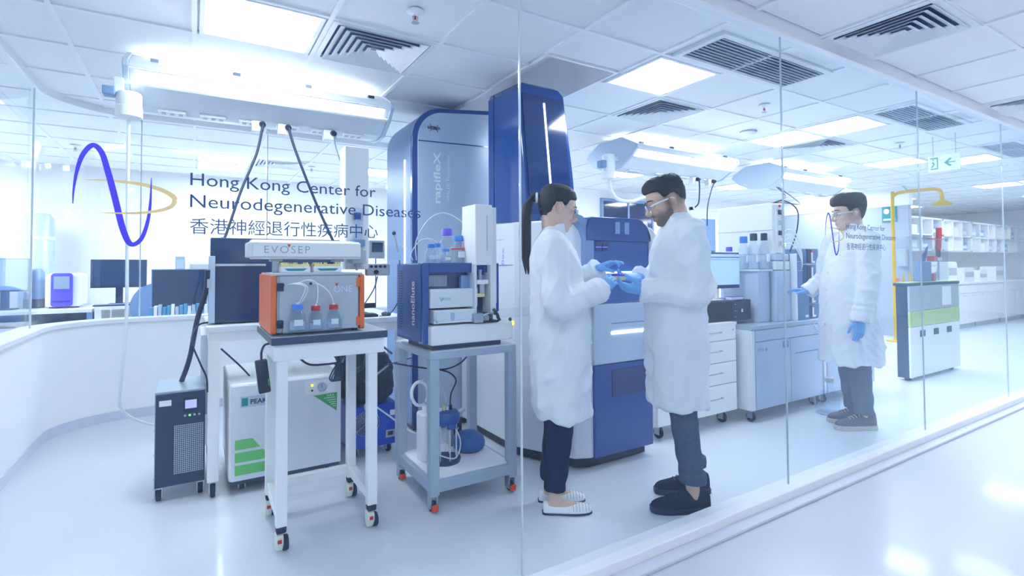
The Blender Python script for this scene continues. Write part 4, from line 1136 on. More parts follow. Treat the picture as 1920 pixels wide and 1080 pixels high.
MB().box(3.42, 3.965, 2.745, 2.775, 1.06, 1.36).build('casing', 'navy_dark', t, .004)
MB().box(3.43, 3.955, 2.738, 2.747, 1.09, 1.345).build('screen', 'screen_lit', t)
MB().box(3.43, 3.955, 2.736, 2.739, 1.315, 1.322).build('tool_bar', 'navy_matte', t)
MB().box(3.43, 3.955, 2.736, 2.739, 1.298, 1.301).build('tool_bar', 'slate_blue', t)
MB().box(3.665, 3.715, 2.76, 2.79, .975, 1.10).build('stand', 'plastic_white', t, .003)
MB().box(3.58, 3.69, 2.70, 2.86, .966, .976).build('base', 'plastic_white', t, .003)
t = thing('desktop_dock', 'flat teal box standing behind the pale blue monitor', 'box', (3.7, 2.95, .965))
MB().box(3.60, 3.82, 2.88, 2.98, .966, 1.385).build('body', 'slate_blue', t, .006)
MB().box(3.61, 3.81, 2.874, 2.881, 1.36, 1.38).build('panel', 'teal', t)

# ------------------------------------------------------------ grey bench cabinet with liquid chromatograph stack
def bench(x0, x1, label, doors):
    t = thing('bench_cabinet', label, 'cabinet', ((x0 + x1) / 2, 2.85, 0), 'grey mobile bench cabinets')
    MB().box(x0, x1, 2.515, 3.2, .095, .735).build('carcass', 'silver_pale', t, .004)
    MB().box(x0 - .004, x1 + .004, 2.50, 3.21, .735, .768).build('worktop', 'frame_grey', t, .004)
    w_ = (x1 - x0 - .06) / doors
    for i in range(doors):
        a = x0 + .05 + i * w_
        d = MB().box(a, a + w_ - .006, 2.50, 2.516, .10, .635).build('door', 'silver_blue', t, .003)
        if i == 0:
            text('PEAK', 'lettering', 'print_grey', d, (a + .03, 2.4985, .56), RX, UZ, .08, .028)
            MB().prism([(a + .125, .56), (a + .155, .56), (a + .14, .588)], 'y', 2.4975, 2.4995).build('logo_triangle', 'print_grey', d)
            MB().prism(rbox2(a + w_ - .12, a + w_ - .04, .56, .62, .02), 'y', 2.494, 2.501).build('latch', 'slate_blue', d)
        else:
            MB().box(a + .06, a + w_ - .02, 2.494, 2.501, .50, .507).build('trim_line', 'slate_blue', d)
    MB().box(x0 + .05, x1 - .01, 2.50, 2.516, .642, .728).build('drawer_front', 'silver_blue', t, .003)
    MB().box(x0 + .005, x0 + .045, 2.503, 2.516, .10, .728).build('stile', 'silver_pale', t, .003)
    for a in (x0 + .06, x1 - .06):
        for b in (2.56, 3.14):
            castor_part(t, a, b, r=.04, ztop=.095, dy=0)
    return t
bench(3.755, 4.795, 'grey bench cabinet on castors holding the chromatograph stack', 2)
bench(4.81, 5.75, 'grey bench cabinet half hidden behind the reaching man', 2)
t = thing('detector_cabinet', 'large pale detector with white raised cover on the grey bench', 'instrument', (4.3, 2.85, .768))
MB().box(4.22, 4.43, 2.57, 3.12, .768, 1.205).build('body', 'silver_blue', t, .006)
MB().box(4.22, 4.43, 2.575, 3.12, 1.21, 1.285).build('lid', 'silver_pale', t, .005)
MB().box(4.22, 4.43, 2.58, 3.11, 1.29, 1.345).build('lid', 'silver_blue', t, .008)
MB().box(4.25, 4.42, 2.62, 3.16, 1.347, 1.79).build('raised_cover', 'plastic_white', t, .006)
MB().box(4.247, 4.252, 2.62, 3.16, 1.555, 1.560).build('seam', 'plastic_grey', t)
g = MB()
for i in range(8):
    g.box(4.216, 4.221, 2.66 + i * .014, 2.667 + i * .014, .79, .87)
tag(g.build('vent_slots', 'slate_blue', t), kind='stuff')
pn = MB().box(4.29, 4.40, 2.60, 2.622, 1.36, 1.78).build('tap_panel', 'silver_pale', t, .003)
for i in range(4):
    MB().box(4.31, 4.34, 2.585, 2.602, 1.42 + i * .09, 1.46 + i * .09).build('valve', 'plastic_dark' if i % 2 else 'plastic_grey', pn, .003)
for i in range(12):
    MB().box(4.36, 4.395, 2.594, 2.602, 1.50 + i * .02, 1.51 + i * .02).build('rib', 'plastic_grey', pn)
MB().cyl((4.33, 2.6, 1.765), (4.33, 2.59, 1.765), .012).build('knob', 'red', pn)
MB().cyl((4.385, 2.6, 1.43), (4.385, 2.585, 1.43), .014).build('knob', 'led_yellow', pn)
for z in ((1.45, 1.30), (1.49, 1.32), (1.53, 1.28), (1.41, 1.25)):
    MB().tube([(4.34, 2.59, z[0]), (4.42, 2.56, z[0] + .03), (4.52, 2.55, z[0] - .04), (4.58, 2.55, z[1]), (4.57, 2.58, z[1] - .07)], .0055, 6, sub=5).build('tubing', 'tube_clear', t, smooth=True)
t = thing('pump_module', 'dark blue grey pump module below the tubing on the bench', 'instrument', (4.5, 2.7, .768))
MB().box(4.465, 4.60, 2.56, 3.0, 1.055, 1.35).build('body', 'module_slate', t, .004)
for z in (1.20, 1.28):
    MB().box(4.445, 4.595, 2.555, 2.562, z, z + .004).build('seam', 'plastic_grey', t)
MB().box(4.437, 4.464, 2.53, 2.58, .768, 1.35).build('side_strip', 'silver_pale', t, .003)
t2 = MB().box(4.465, 4.66, 2.54, 3.0, .768, 1.05).build('lower_body', 'module_slate', t, .004)
MB().box(4.60, 4.64, 2.535, 2.541, .79, .81).build('badge', 'silver_pale', t2)
t = thing('module_stack', 'stack of dark modules with white strips by the reaching hand', 'instrument', (4.8, 2.8, .768))
z = .768
for i, h in enumerate((.13, .14, .22, .145)):
    c = MB().box(4.70, 4.90, 2.58, 3.0, z + .003, z + h - .003).build('module', 'module_slate', t, .004)
    MB().box(4.705, 4.77, 2.574, 2.582, z + .012, z + h - .012).build('recess', 'plastic_dark', c, .002)
    MB().box(4.77, 4.79, 2.568, 2.582, z + .012, z + h - .03).build('strip', 'plastic_white', c, .002)
    MB().box(4.79, 4.83, 2.572, 2.582, z + .012, z + .03).build('label_plate', 'paper', c)
    z += h
MB().box(4.765, 4.785, 2.566, 2.58, z - .04, z - .012).build('alarm_light', 'red', t)
SB2 = 'bottles on the grey detector'
t = thing('bottle_tray', 'pale tray holding solvent bottles in front of the raised cover', 'tray', (4.1, 2.7, 1.2))
MB().box(4.02, 4.215, 2.60, 2.98, 1.20, 1.215).build('tray_floor', 'silver_pale', t, .003)
for a, b, c, d in ((4.02, 4.024, 2.60, 2.98), (4.21, 4.214, 2.60, 2.98), (4.02, 4.214, 2.60, 2.604), (4.02, 4.214, 2.976, 2.98)):
    MB().box(a, b, c, d, 1.215, 1.29).build('tray_side', 'acrylic', t)
MB().box(4.04, 4.2, 2.62, 2.96, .768, 1.20).build('tray_stand', 'silver_blue', t, .004)
for x, y, h, r, cap, lb in ((4.09, 2.93, .20, .042, 'cap_violet', 'bottle with violet cap, lowest on the detector tray'), (4.14, 2.82, .29, .05, 'cap_blue', 'clear bottle with pale blue cap on the detector tray'),
                            (4.12, 2.71, .31, .045, 'plastic_dark', 'dark capped clear bottle nearer the camera on the tray'), (4.17, 2.645, .31, .04, 'plastic_dark', 'dark capped clear bottle at the tray end')):
    bottle(x, y, 1.216, r, h, cap, lb, .4, SB2)

for pts, lb in (([(6.28, 3.8, 2.24), (6.1, 3.6, 2.12), (5.6, 3.3, 2.0), (4.9, 3.1, 1.86), (4.4, 3.0, 1.80)], 'thin dark cable from the farthest boom to the raised cover'),
                ([(6.32, 3.8, 2.24), (6.25, 3.6, 2.10), (5.9, 3.3, 1.95), (5.0, 3.0, 1.88), (4.42, 2.9, 1.80)], 'thin dark cable looping toward the white raised cover'),
                ([(4.38, 2.7, 1.795), (4.5, 2.66, 1.83), (4.68, 2.64, 1.75), (4.66, 2.64, 1.55), (4.58, 2.66, 1.37)], 'dark cable curving down beside the valve panel')):
    cord('loose_cable', lb, pts, .006)
t = thing('tissue_box', 'flat white tissue box with violet edge on the black computer', 'box', (3.87, 2.75, .965))
MB().box(3.76, 3.92, 2.68, 2.735, .966, .99).build('carton', 'paper', t, .003)
MB().box(3.76, 3.92, 2.678, 2.737, .988, .994).build('lid', 'cap_violet', t, .002)
# ------------------------------------------------------------ waste bottle on the floor
t = thing('waste_bottle', 'clear waste bottle standing in a tub by the brown shoes', 'bottle', (4.9, 2.42, 0))
MB().lathe([(.10, 0), (.11, .005), (.125, .16), (.128, .165), (.12, .165), (.105, .012)], (4.56, 2.33, .001), 24).build('tub', 'acrylic', t, smooth=True)
MB().lathe([(.07, .015), (.072, .02), (.072, .16), (.03, .23), (.028, .27)], (4.56, 2.33, 0), 20).build('glass', 'glass_bottle', t, smooth=True)
MB().lathe([(.034, .265), (.034, .30), (.02, .31)], (4.56, 2.33, 0), 16).build('cap', 'plastic_grey', t, smooth=True)
MB().tube([(4.56, 2.33, .31), (4.6, 2.36, .45), (4.7, 2.45, .62), (4.62, 2.52, .77)], .008, sub=5).build('tube', 'tube_clear', t, smooth=True)

# ------------------------------------------------------------ green banded machine
t = thing('analyser_machine', 'white floor machine with pale green band and clear hood', 'instrument', (7.2, 2.6, 0))
x0, x1, y0, y1 = 6.52, 7.84, 2.50, 2.62
MB().box(x0, x1, y0 + .01, y1, .03, 1.02).build('case', 'worktop_dark', t, .004)
MB().box(x0, x1, y0 - .01, y0 + .012, .035, .575).build('lower_panel', 'plastic_white', t, .006)
MB().box(x0, x1, y0 - .012, y0 + .012, .578, .745).build('green_band', 'green_pale', t, .004)
MB().box(x0, x1, y0 - .01, y0 + .012, .748, 1.02).build('grey_panel', 'plastic_grey', t, .004)
MB().box(x0 - .01, x1 + .01, y0 - .015, y1 + .02, 1.02, 1.05).build('top_edge', 'worktop_dark', t, .003)
MB().box(x0 + .01, x1, y0, y1, 1.05, 1.056).build('deck', 'green_pale', t)
for a in (6.75, 7.10, 7.46):
    MB().box(a, a + .13, y0 - .014, y0 - .009, .46, .53).build('handle_recess', 'plastic_dark', t, .002)
MB().box(7.35, 7.60, y0 - .013, y0 - .009, .78, 1.0).build('notice', 'paper', t)
hood = MB()
hood.box(x0 + .02, x1 - .25, y0, y0 + .006, 1.056, 1.55).box(x0 + .02, x0 + .026, y0, y1, 1.056, 1.55).box(x1 - .256, x1 - .25, y0, y1, 1.056, 1.55).box(x0 + .02, x1 - .25, y0, y1, 1.545, 1.55)
hood.build('hood', 'acrylic', t)
MB().box(6.95, 7.2, 2.53, 2.60, 1.056, 1.28).build('gantry', 'slate_blue', t, .006)
MB().box(7.25, 7.33, 2.53, 2.60, 1.057, 1.15).build('clamp', 'red', t, .01)
for i in range(5):
    MB().tube([(7.0 + i * .03, 2.57, 1.27), (7.03 + i * .03, 2.56, 1.36), (7.1 + i * .03, 2.57, 1.38 + .02 * i), (7.12, 2.58, 1.3)], .006, 5, sub=3).build('wire', 'navy_matte', t)
for a in (x0 + .1, x1 - .1):
    MB().cyl((a, 2.56, 0), (a, 2.56, .035), .03).build('foot', 'rubber', t)

# ------------------------------------------------------------ emergency shower
t = thing('emergency_shower', 'yellow emergency shower pipe with eyewash bowl by the grey wall', 'shower', (9.75, 3.93, 0))
MB().tube([(9.75, 3.93, .01), (9.75, 3.93, 2.25), (9.75, 3.91, 2.37), (9.75, 3.80, 2.42), (9.75, 3.40, 2.42), (9.75, 3.30, 2.39), (9.75, 3.27, 2.30), (9.75, 3.27, 2.22)], .026, 10, sub=4).build('pipe', 'yellow', t, smooth=True)
MB().lathe([(.12, 0), (.125, .015), (.06, .06), (.03, .08)], (9.75, 3.27, 2.16), 20).build('shower_head', 'yellow', t, smooth=True)
MB().lathe([(.13, 0), (.13, .012), (.05, .02), (.03, .05)], (9.75, 3.93, 0), 20).build('floor_flange', 'yellow', t, smooth=True)
MB().lathe([(.035, 0), (.035, .03)], (9.75, 3.93, 1.28), 14).build('collar', 'yellow', t)
MB().lathe([(.035, 0), (.035, .03)], (9.75, 3.93, .42), 14).build('collar', 'yellow', t)
MB().tube([(9.75, 3.93, .80), (9.75, 3.85, .79), (9.75, 3.75, .82), (9.75, 3.71, .90), (9.75, 3.71, 1.05), (9.75, 3.73, 1.12)], .02, 8, sub=4).build('eyewash_arm', 'yellow', t, smooth=True)
MB().lathe([(.03, 0), (.1, .03), (.12, .05), (.11, .05)], (9.75, 3.79, .92), 16).build('eyewash_bowl', 'yellow', t, smooth=True)
MB().tube([(9.75, 3.80, .97), (9.75, 3.80, 1.08)], .016, 8).build('nozzle', 'yellow', t)
MB().box(9.74, 9.76, 3.86, 3.90, .90, 1.03).build('push_plate', 'orange', t, .003)
MB().tube([(9.75, 3.70, 2.42), (9.75, 3.78, 2.52)], .012, 8).build('valve_lever', 'steel', t)
t = thing('safety_sign', 'teal safety sign fixed to the grey wall above the shower', 'sign', (10.43, 4.26, 2.0))
MB().box(10.43, 10.448, 4.15, 4.37, 2.0, 2.27).build('board', 'teal', t, .002)
MB().lathe([(.045, 0), (.045, .002)], (10.43, 4.30, 2.19), 20, (-1, 0, 0)).build('pictogram', 'print_white', t)
MB().box(10.427, 10.431, 4.17, 4.35, 2.03, 2.06).build('pictogram', 'print_white', t)
t = thing('wall_box', 'grey box mounted on the grey wall edge', 'electrical box', (10.43, 4.05, 1.2))
MB().box(10.36, 10.45, 4.0, 4.14, 1.22, 1.52).build('body', 'plastic_grey', t, .01)
MB().box(10.357, 10.362, 4.03, 4.11, 1.3, 1.44).build('cover', 'silver_blue', t)

# ------------------------------------------------------------ far white benches with shelves
for i in range(5):
    a = 10.62 + i * 1.38
    t = thing('far_bench', ('white bench unit next to the grey wall corner', 'white bench unit second from the grey wall', 'white bench unit under the middle shelves', 'white bench unit fourth along the far row', 'white bench unit at the end of the far row')[i], 'lab bench', (a + .68, 4.3, 0), 'white benches along the far side')
    MB().box(a, a + 1.36, 3.96, 4.6, .10, .86).build('carcass', 'plastic_white', t)
    MB().box(a + .02, a + 1.34, 4.0, 4.6, 0, .10).build('plinth', 'plastic_grey', t)
    MB().box(a - .005, a + 1.365, 3.93, 4.62, .86, .90).build('worktop', 'frame_white', t)
    for k in range(3):
        d = MB().box(a + .01 + k * .45, a + .45 + k * .45, 3.945, 3.962, .11, .68).build('door', 'frame_white', t, .002)
        MB().box(a + .18 + k * .45, a + .28 + k * .45, 3.935, 3.946, .64, .65).build('handle', 'steel', d)
        MB().box(a + .01 + k * .45, a + .45 + k * .45, 3.945, 3.962, .69, .85).build('drawer', 'frame_white', t, .002)
    s = thing('shelf_rack', ('white reagent shelf next to the grey wall corner', 'white reagent shelf second from the grey wall', 'white reagent shelf in the middle of the far row', 'white reagent shelf fourth along the far row', 'white reagent shelf at the end of the far row')[i], 'shelf', (a + .68, 4.4, .9), 'white shelves over the far benches')
    for u in (0, .45, .90, 1.32):
        MB().box(a + u, a + u + .04, 4.02, 4.30, 1.50, 2.10).build('upright', 'frame_white', s)
    for z in (1.50, 1.78, 2.08):
        MB().box(a, a + 1.36, 4.02, 4.30, z, z + .025).build('shelf_board', 'frame_white', s)
    MB().box(a, a + 1.36, 4.30, 4.32, .901, 2.1).build('back_panel', 'glass_inner', s)
    nm = ('first', 'second', 'third', 'fourth', 'fifth')[i]
    for k in range(3):
        for lv, z in enumerate((1.525, 1.805)):
            if (i + k + lv) % 3 == 2:
                continue
            b = thing('reagent_box', 'pale %s box on the %s far shelf, %s bay' % (('lower', 'upper')[lv], nm, ('near', 'middle', 'far')[k]), 'box', (a + .25 + .44 * k, 4.15, z), 'boxes on the far shelves')
            xa = a + .08 + .45 * k
            MB().box(xa, xa + .30, 4.06, 4.22, z, z + .16).build('carton', ('silver_blue', 'paper', 'slate_blue')[(i + 2 * k + lv) % 3], b, .003)
            MB().box(xa + .05, xa + .25, 4.056, 4.061, z + .04, z + .10).build('label_strip', 'print_white', b)
for i, (x, w_, h, m_) in enumerate(((11.4, .30, .30, 'plastic_white'), (12.1, .45, .40, 'plastic_white'), (12.9, .5, .28, 'silver_pale'), (13.7, .4, .22, 'plastic_white'), (14.6, .5, .3, 'silver_pale'))):
    b = thing('bench_device', ('white upright device beside the red handled tool', 'white dome topped device on the far bench', 'pale flat device on the far bench', 'low white device past the flat one', 'pale box device near the far end wall')[i], 'instrument', (x + w_ / 2, 4.15, .9), 'white devices on the far bench')
    MB().prism(rbox2(x, x + w_, .90, .90 + h, min(.08, h * .3), 4, (1, 1, 0, 0)), 'y', 4.0, 4.27).build('body', m_, b, .004, True)
    MB().box(x + .04, x + w_ - .04, 3.994, 4.001, .90 + h * .35, .90 + h * .7).build('front_panel', 'plastic_grey', b, .003)
t = thing('red_tool', 'red handled clamp tool standing on the far bench', 'tool', (11.66, 4.0, .9))
MB().tube([(11.60, 3.97, .90), (11.60, 3.97, 1.55)], .015).build('post', 'steel', t)
MB().tube([(11.60, 3.97, 1.52), (11.62, 3.96, 1.75), (11.60, 3.95, 1.92)], .045, 10, sub=4).build('handle', 'red', t, smooth=True)
MB().box(11.30, 11.66, 3.93, 4.0, 1.32, 1.38).build('arm', 'plastic_grey', t, .004)
MB().box(11.25, 11.40, 3.91, 4.02, 1.31, 1.40).build('grip', 'red', t, .006)
MB().box(11.58, 11.63, 3.94, 4.0, 1.38, 1.54).build('joint', 'plastic_dark', t, .004)

# ------------------------------------------------------------ lab back wall
wn = tag(MB().box(6.10, 7.30, 6.86, 6.895, .95, 2.40).build('window_30', 'black_gloss'), kind='structure')
for a, b, c, d in ((6.06, 7.34, 2.40, 2.45), (6.06, 7.34, .90, .95), (6.06, 6.10, .95, 2.40), (7.30, 7.34, .95, 2.40), (6.68, 6.72, .95, 2.40)):
    MB().box(a, b, 6.85, 6.90, c, d).build('window_frame', 'slate_blue', wn)
dr = tag(MB().box(8.45, 9.40, 6.87, 6.905, 0, 2.36).build('door_1', 'wall_white'), kind='structure')
MB().box(8.72, 9.14, 6.862, 6.872, 1.45, 2.20).build('window_pane', 'slate_blue', dr)
for a, b in ((8.40, 8.45), (9.40, 9.45)):
    MB().box(a, b, 6.85, 6.905, 0, 2.42).build('door_frame', 'frame_white', dr)
MB().box(8.40, 9.45, 6.85, 6.905, 2.36, 2.42).build('door_frame', 'frame_white', dr)
MB().tube([(8.52, 6.87, 1.05), (8.52, 6.82, 1.05), (8.64, 6.82, 1.05)], .01).build('door_handle', 'steel', dr)
t = thing('wall_display', 'dark screen on the back wall beside the reaching man', 'display', (10.3, 6.8, 1.7))
MB().box(9.72, 10.40, 6.80, 6.90, 1.55, 2.05).build('casing', 'plastic_dark', t, .004)
MB().box(9.74, 10.38, 6.794, 6.801, 1.57, 2.03).build('screen', 'screen_dark', t)
t = thing('back_bench', 'white bench along the lab back wall behind the people', 'lab bench', (5.5, 6.5, 0))
MB().box(3.1, 8.3, 6.2, 6.88, .1, .86).build('carcass', 'plastic_white', t)
MB().box(3.1, 8.3, 6.25, 6.85, 0, .1).build('plinth', 'plastic_grey', t)
MB().box(3.08, 8.32, 6.16, 6.89, .86, .90).build('worktop', 'frame_white', t)
for k in range(8):
    MB().box(3.12 + k * .65, 3.74 + k * .65, 6.185, 6.201, .12, .84).build('door', 'frame_white', t, .002)

# ------------------------------------------------------------ office beyond the curved wall
t = thing('office_desk', 'white office desk with dark underside along the far office wall', 'desk', (-2.0, 7.8, 0))
MB().box(-4.0, -.95, 7.2, 8.0, .78, .815).build('desk_top', 'silver_pale', t)
for a in (-3.98, -2.5, -1.0):
    MB().box(a, a + .05, 7.25, 7.95, 0, .78).build('leg', 'slate_blue', t)
MB().box(-3.9, -1.0, 7.9, 7.95, .1, .78).build('back_panel', 'screen_dark', t)
MB().box(-3.6, -1.4, 7.24, 7.27, .52, .64).build('drawer_rail', 'silver_blue', t)
t = thing('office_desk', 'white office desk under the wide black monitor', 'desk', (-.6, 7.6, 0))
MB().box(-.93, .6, 7.2, 8.0, .80, .835).build('desk_top', 'frame_white', t)
for a in (-.93, .53):
    MB().box(a, a + .06, 7.22, 7.98, 0, .80).build('leg', 'frame_white', t)
MB().box(-.86, .53, 7.95, 7.98, .3, .80).build('back_panel', 'plastic_white', t)
def office_monitor(x0, x1, y, z0, z1, desk, label, m='screen_dark'):
    t = thing('monitor', label, 'monitor', ((x0 + x1) / 2, y, desk), 'office monitors')
    MB().box(x0, x1, y, y + .035, z0, z1).build('casing', 'plastic_dark', t, .004)
    MB().box(x0 + .012, x1 - .012, y - .006, y + .001, z0 + .018, z1 - .012).build('screen', m, t)
    xm = (x0 + x1) / 2
    MB().box(xm - .035, xm + .035, y + .03, y + .055, desk, (z0 + z1) / 2).build('stand', 'plastic_dark', t, .003)
    MB().box(xm - .10, xm + .10, y - .06, y + .13, desk, desk + .012).build('base', 'plastic_dark', t, .003)
office_monitor(-1.95, -1.54, 7.6, 1.01, 1.37, .815, 'office monitor at the very edge behind the curved glass', 'slate_blue')
office_monitor(-1.02, -.49, 7.6, 1.03, 1.36, .835, 'wide black office monitor below the purple curve')
t = thing('benchtop_printer', 'purple and white benchtop device on the office desk', 'printer', (-1.25, 7.6, .815))
MB().box(-1.40, -1.09, 7.52, 7.95, .83, 1.20).build('case', 'plastic_white', t, .03, seg=3)
MB().prism(rbox2(-1.345, -1.16, .835, 1.205, .03), 'y', 7.49, 7.53).build('front_cover', 'purple_case', t, .006, True)
MB().box(-1.32, -1.185, 7.482, 7.492, 1.03, 1.17).build('window', 'print_grey', t, .004)
MB().box(-1.33, -1.18, 7.484, 7.491, .89, .895).build('slot', 'navy_dark', t)
for a in (-1.36, -1.13):
    MB().cyl((a, 7.6, .815), (a, 7.6, .832), .015).build('foot', 'rubber', t)
t = thing('keyboard', 'slim keyboard on the desk below the wide black monitor', 'keyboard', (-.7, 7.3, .835))
MB().box(-.95, -.50, 7.24, 7.38, .836, .85).build('tray', 'plastic_dark', t, .003)
for k in range(12):
    for r_ in range(3):
        MB().box(-.94 + k * .036, -.91 + k * .036, 7.25 + r_ * .04, 7.28 + r_ * .04, .85, .856).build('key', 'slate_blue', t)
t = thing('storage_tank', 'tall pale blue cylinder tank behind the office printer', 'tank', (-1.6, 8.3, 0))
MB().lathe([(.16, 0), (.16, 1.86), (.12, 1.92), (.02, 1.93)], (-1.62, 8.3, 0), 24).build('shell', 'silver_blue', t, smooth=True)
MB().lathe([(.165, 1.6), (.165, 1.64)], (-1.62, 8.3, 0), 24).build('band', 'silver_pale', t)
t = thing('water_bottle', 'lilac bottle with dark base behind the edge monitor', 'bottle', (-1.5, 7.85, .815))
MB().lathe([(.09, .10), (.09, .40), (.06, .44)], (-1.54, 7.8, .816), 20).build('body', 'slate_blue', t, smooth=True)
MB().lathe([(.092, 0), (.092, .10)], (-1.54, 7.8, .816), 20).build('base', 'plastic_dark', t, smooth=True)
# nearer desk row
t = thing('office_desk', 'low office desk just behind the curved wall', 'desk', (-.1, 6.5, 0))
MB().box(-.75, .9, 6.15, 6.85, .70, .735).build('desk_top', 'silver_pale', t)
for a in (-.75, .84):
    MB().box(a, a + .06, 6.17, 6.83, 0, .70).build('leg', 'frame_white', t)
t = thing('monitor', 'large dark monitor showing reflections beside the conduit', 'monitor', (-.13, 6.5, .735), 'office monitors')
MB().box(-.38, .12, 6.50, 6.54, .78, 1.245).build('casing', 'slate_blue', t, .004)
MB().box(-.37, .11, 6.494, 6.501, .80, 1.235).build('screen', 'screen_dark', t)
MB().box(-.17, -.09, 6.53, 6.56, .735, 1.0).build('stand', 'plastic_dark', t)
MB().box(-.25, -.01, 6.45, 6.65, .735, .747).build('base', 'plastic_dark', t)
MB().box(-.24, -.17, 6.49, 6.495, .81, .83).build('sticker', 'paper', t)
for i in range(14):
    x = -.38 + i * .036
    b = tag(MB().box(x, x + .030, 6.26, 6.42, .736, .86 + .012 * (i % 3)).build('binder', ('book_blue', 'paper', 'silver_blue', 'book_blue')[i % 4], None, .002), '%s folder, %s from the chair end of the office desk row' % (('blue', 'white', 'pale grey', 'blue')[i % 4], ('first', 'second', 'third', 'fourth', 'fifth', 'sixth', 'seventh', 'eighth', 'ninth', 'tenth', 'eleventh', 'twelfth', 'thirteenth', 'fourteenth')[i]), 'folder', 'folders on the low office desk')
t = thing('office_chair', 'grey rounded office chair back behind the curved wall', 'chair', (-.35, 6.95, 0))
MB().loft([[(-.36 + .24 * math.cos(a) * s, 7.0 + (.03 if k else -.03), .83 + .26 * math.sin(a) * s) for a in np.linspace(0, 2 * math.pi, 24, endpoint=False)] for k, s in ((0, .9), (0, 1), (1, 1), (1, .9))]).build('backrest', 'slate_blue', t, smooth=True)
MB().box(-.58, -.14, 6.88, 7.10, .45, .52).build('seat', 'slate_blue', t, .02)
MB().cyl((-.36, 7.0, .08), (-.36, 7.0, .45), .03).build('column', 'steel', t)
for k in range(5):
    a = k * 2 * math.pi / 5
    MB().tube([(-.36, 7.0, .09), (-.36 + .28 * math.cos(a), 7.0 + .28 * math.sin(a), .04)], .022).build('base_spoke', 'plastic_dark', t)
t = thing('filing_box', 'grey square filing box beside white shelf in the office', 'box', (-.1, 7.4, .835))
MB().box(-.20, -.10, 7.45, 7.75, .836, 1.40).build('body', 'frame_grey', t, .006)
MB().box(-.19, -.11, 7.444, 7.451, 1.25, 1.36).build('label_plate', 'silver_blue', t)
t = thing('white_shelf', 'low white shelf box on the office desk near conduit', 'shelf', (.15, 7.6, .835))
MB().box(-.08, .55, 7.45, 7.75, 1.30, 1.34).build('shelf_board', 'frame_white', t)
for a in (-.08, .52):
    MB().box(a, a + .03, 7.45, 7.75, .836, 1.30).build('shelf_side', 'frame_white', t)
MB().box(-.05, .52, 7.72, 7.75, .836, 1.30).build('shelf_back', 'plastic_white', t)
# ------------------------------------------------------------ people
HZ = [-.118, -.112, -.100, -.088, -.077, -.068, -.060, -.045, -.025, -.003, .015, .040, .070, .095, .112, .118]
HF = [.058, .078, .088, .0835, .089, .0865, .089, .087, .088, .0865, .096, .0945, .087, .071, .045, .012]
HB = [.030, .015, -.012, -.035, -.050, -.058, -.064, -.076, -.087, -.095, -.098, -.099, -.094, -.082, -.058, -.02]
HW = [.012, .028, .041, .049, .054, .058, .060, .065, .070, .0735, .0755, .0765, .073, .062, .043, .012]
def head_pt(z, th, off=0.0):
    f, b, w_ = np.interp(z, HZ, HF), np.interp(z, HZ, HB), np.interp(z, HZ, HW)
    cx = b + (f - b) * .45
    c, s = math.cos(th), math.sin(th)
    p = 2 / 2.25
    x = (abs(c) ** p) * (1 if c > 0 else -1); y = (abs(s) ** p) * (1 if s > 0 else -1)
    ax = (f - cx) if c > 0 else (cx - b)
    return (cx + (ax + off) * x, (w_ + off) * y, z)
def remesh(mb, voxel, smooth=4, fac=.5):
    me = mb.mesh('tmp')
    o = bpy.data.objects.new('tmp', me); COL.objects.link(o)
    m = o.modifiers.new('r', 'REMESH'); m.mode = 'VOXEL'; m.voxel_size = voxel; m.use_smooth_shade = True
    if smooth:
        s = o.modifiers.new('s', 'SMOOTH'); s.iterations = smooth; s.factor = fac
    bpy.context.view_layer.update()
    out = bpy.data.meshes.new_from_object(o.evaluated_get(bpy.context.evaluated_depsgraph_get()))
    bpy.data.objects.remove(o); bpy.data.meshes.remove(me)
    out.polygons.foreach_set('use_smooth', [True] * len(out.polygons))
    return out
def verts(me):
    a = np.empty(len(me.vertices) * 3); me.vertices.foreach_get('co', a); return a.reshape(-1, 3)
def setv(me, V):
    me.vertices.foreach_set('co', np.ascontiguousarray(V, float).ravel()); me.update()
def normals(me):
    a = np.empty(len(me.vertices) * 3); me.vertex_normals.foreach_get('vector', a); return a.reshape(-1, 3)
def ell(c, a, b, z, n=32, p=2.4, th0=0.0):
    out = []
    for k in range(n):
        t_ = 2 * math.pi * k / n
        cc, ss = math.cos(t_), math.sin(t_)
        out.append((c + a * abs(cc) ** (2 / p) * (1 if cc > 0 else -1), b * abs(ss) ** (2 / p) * (1 if ss > 0 else -1), z))
    return out
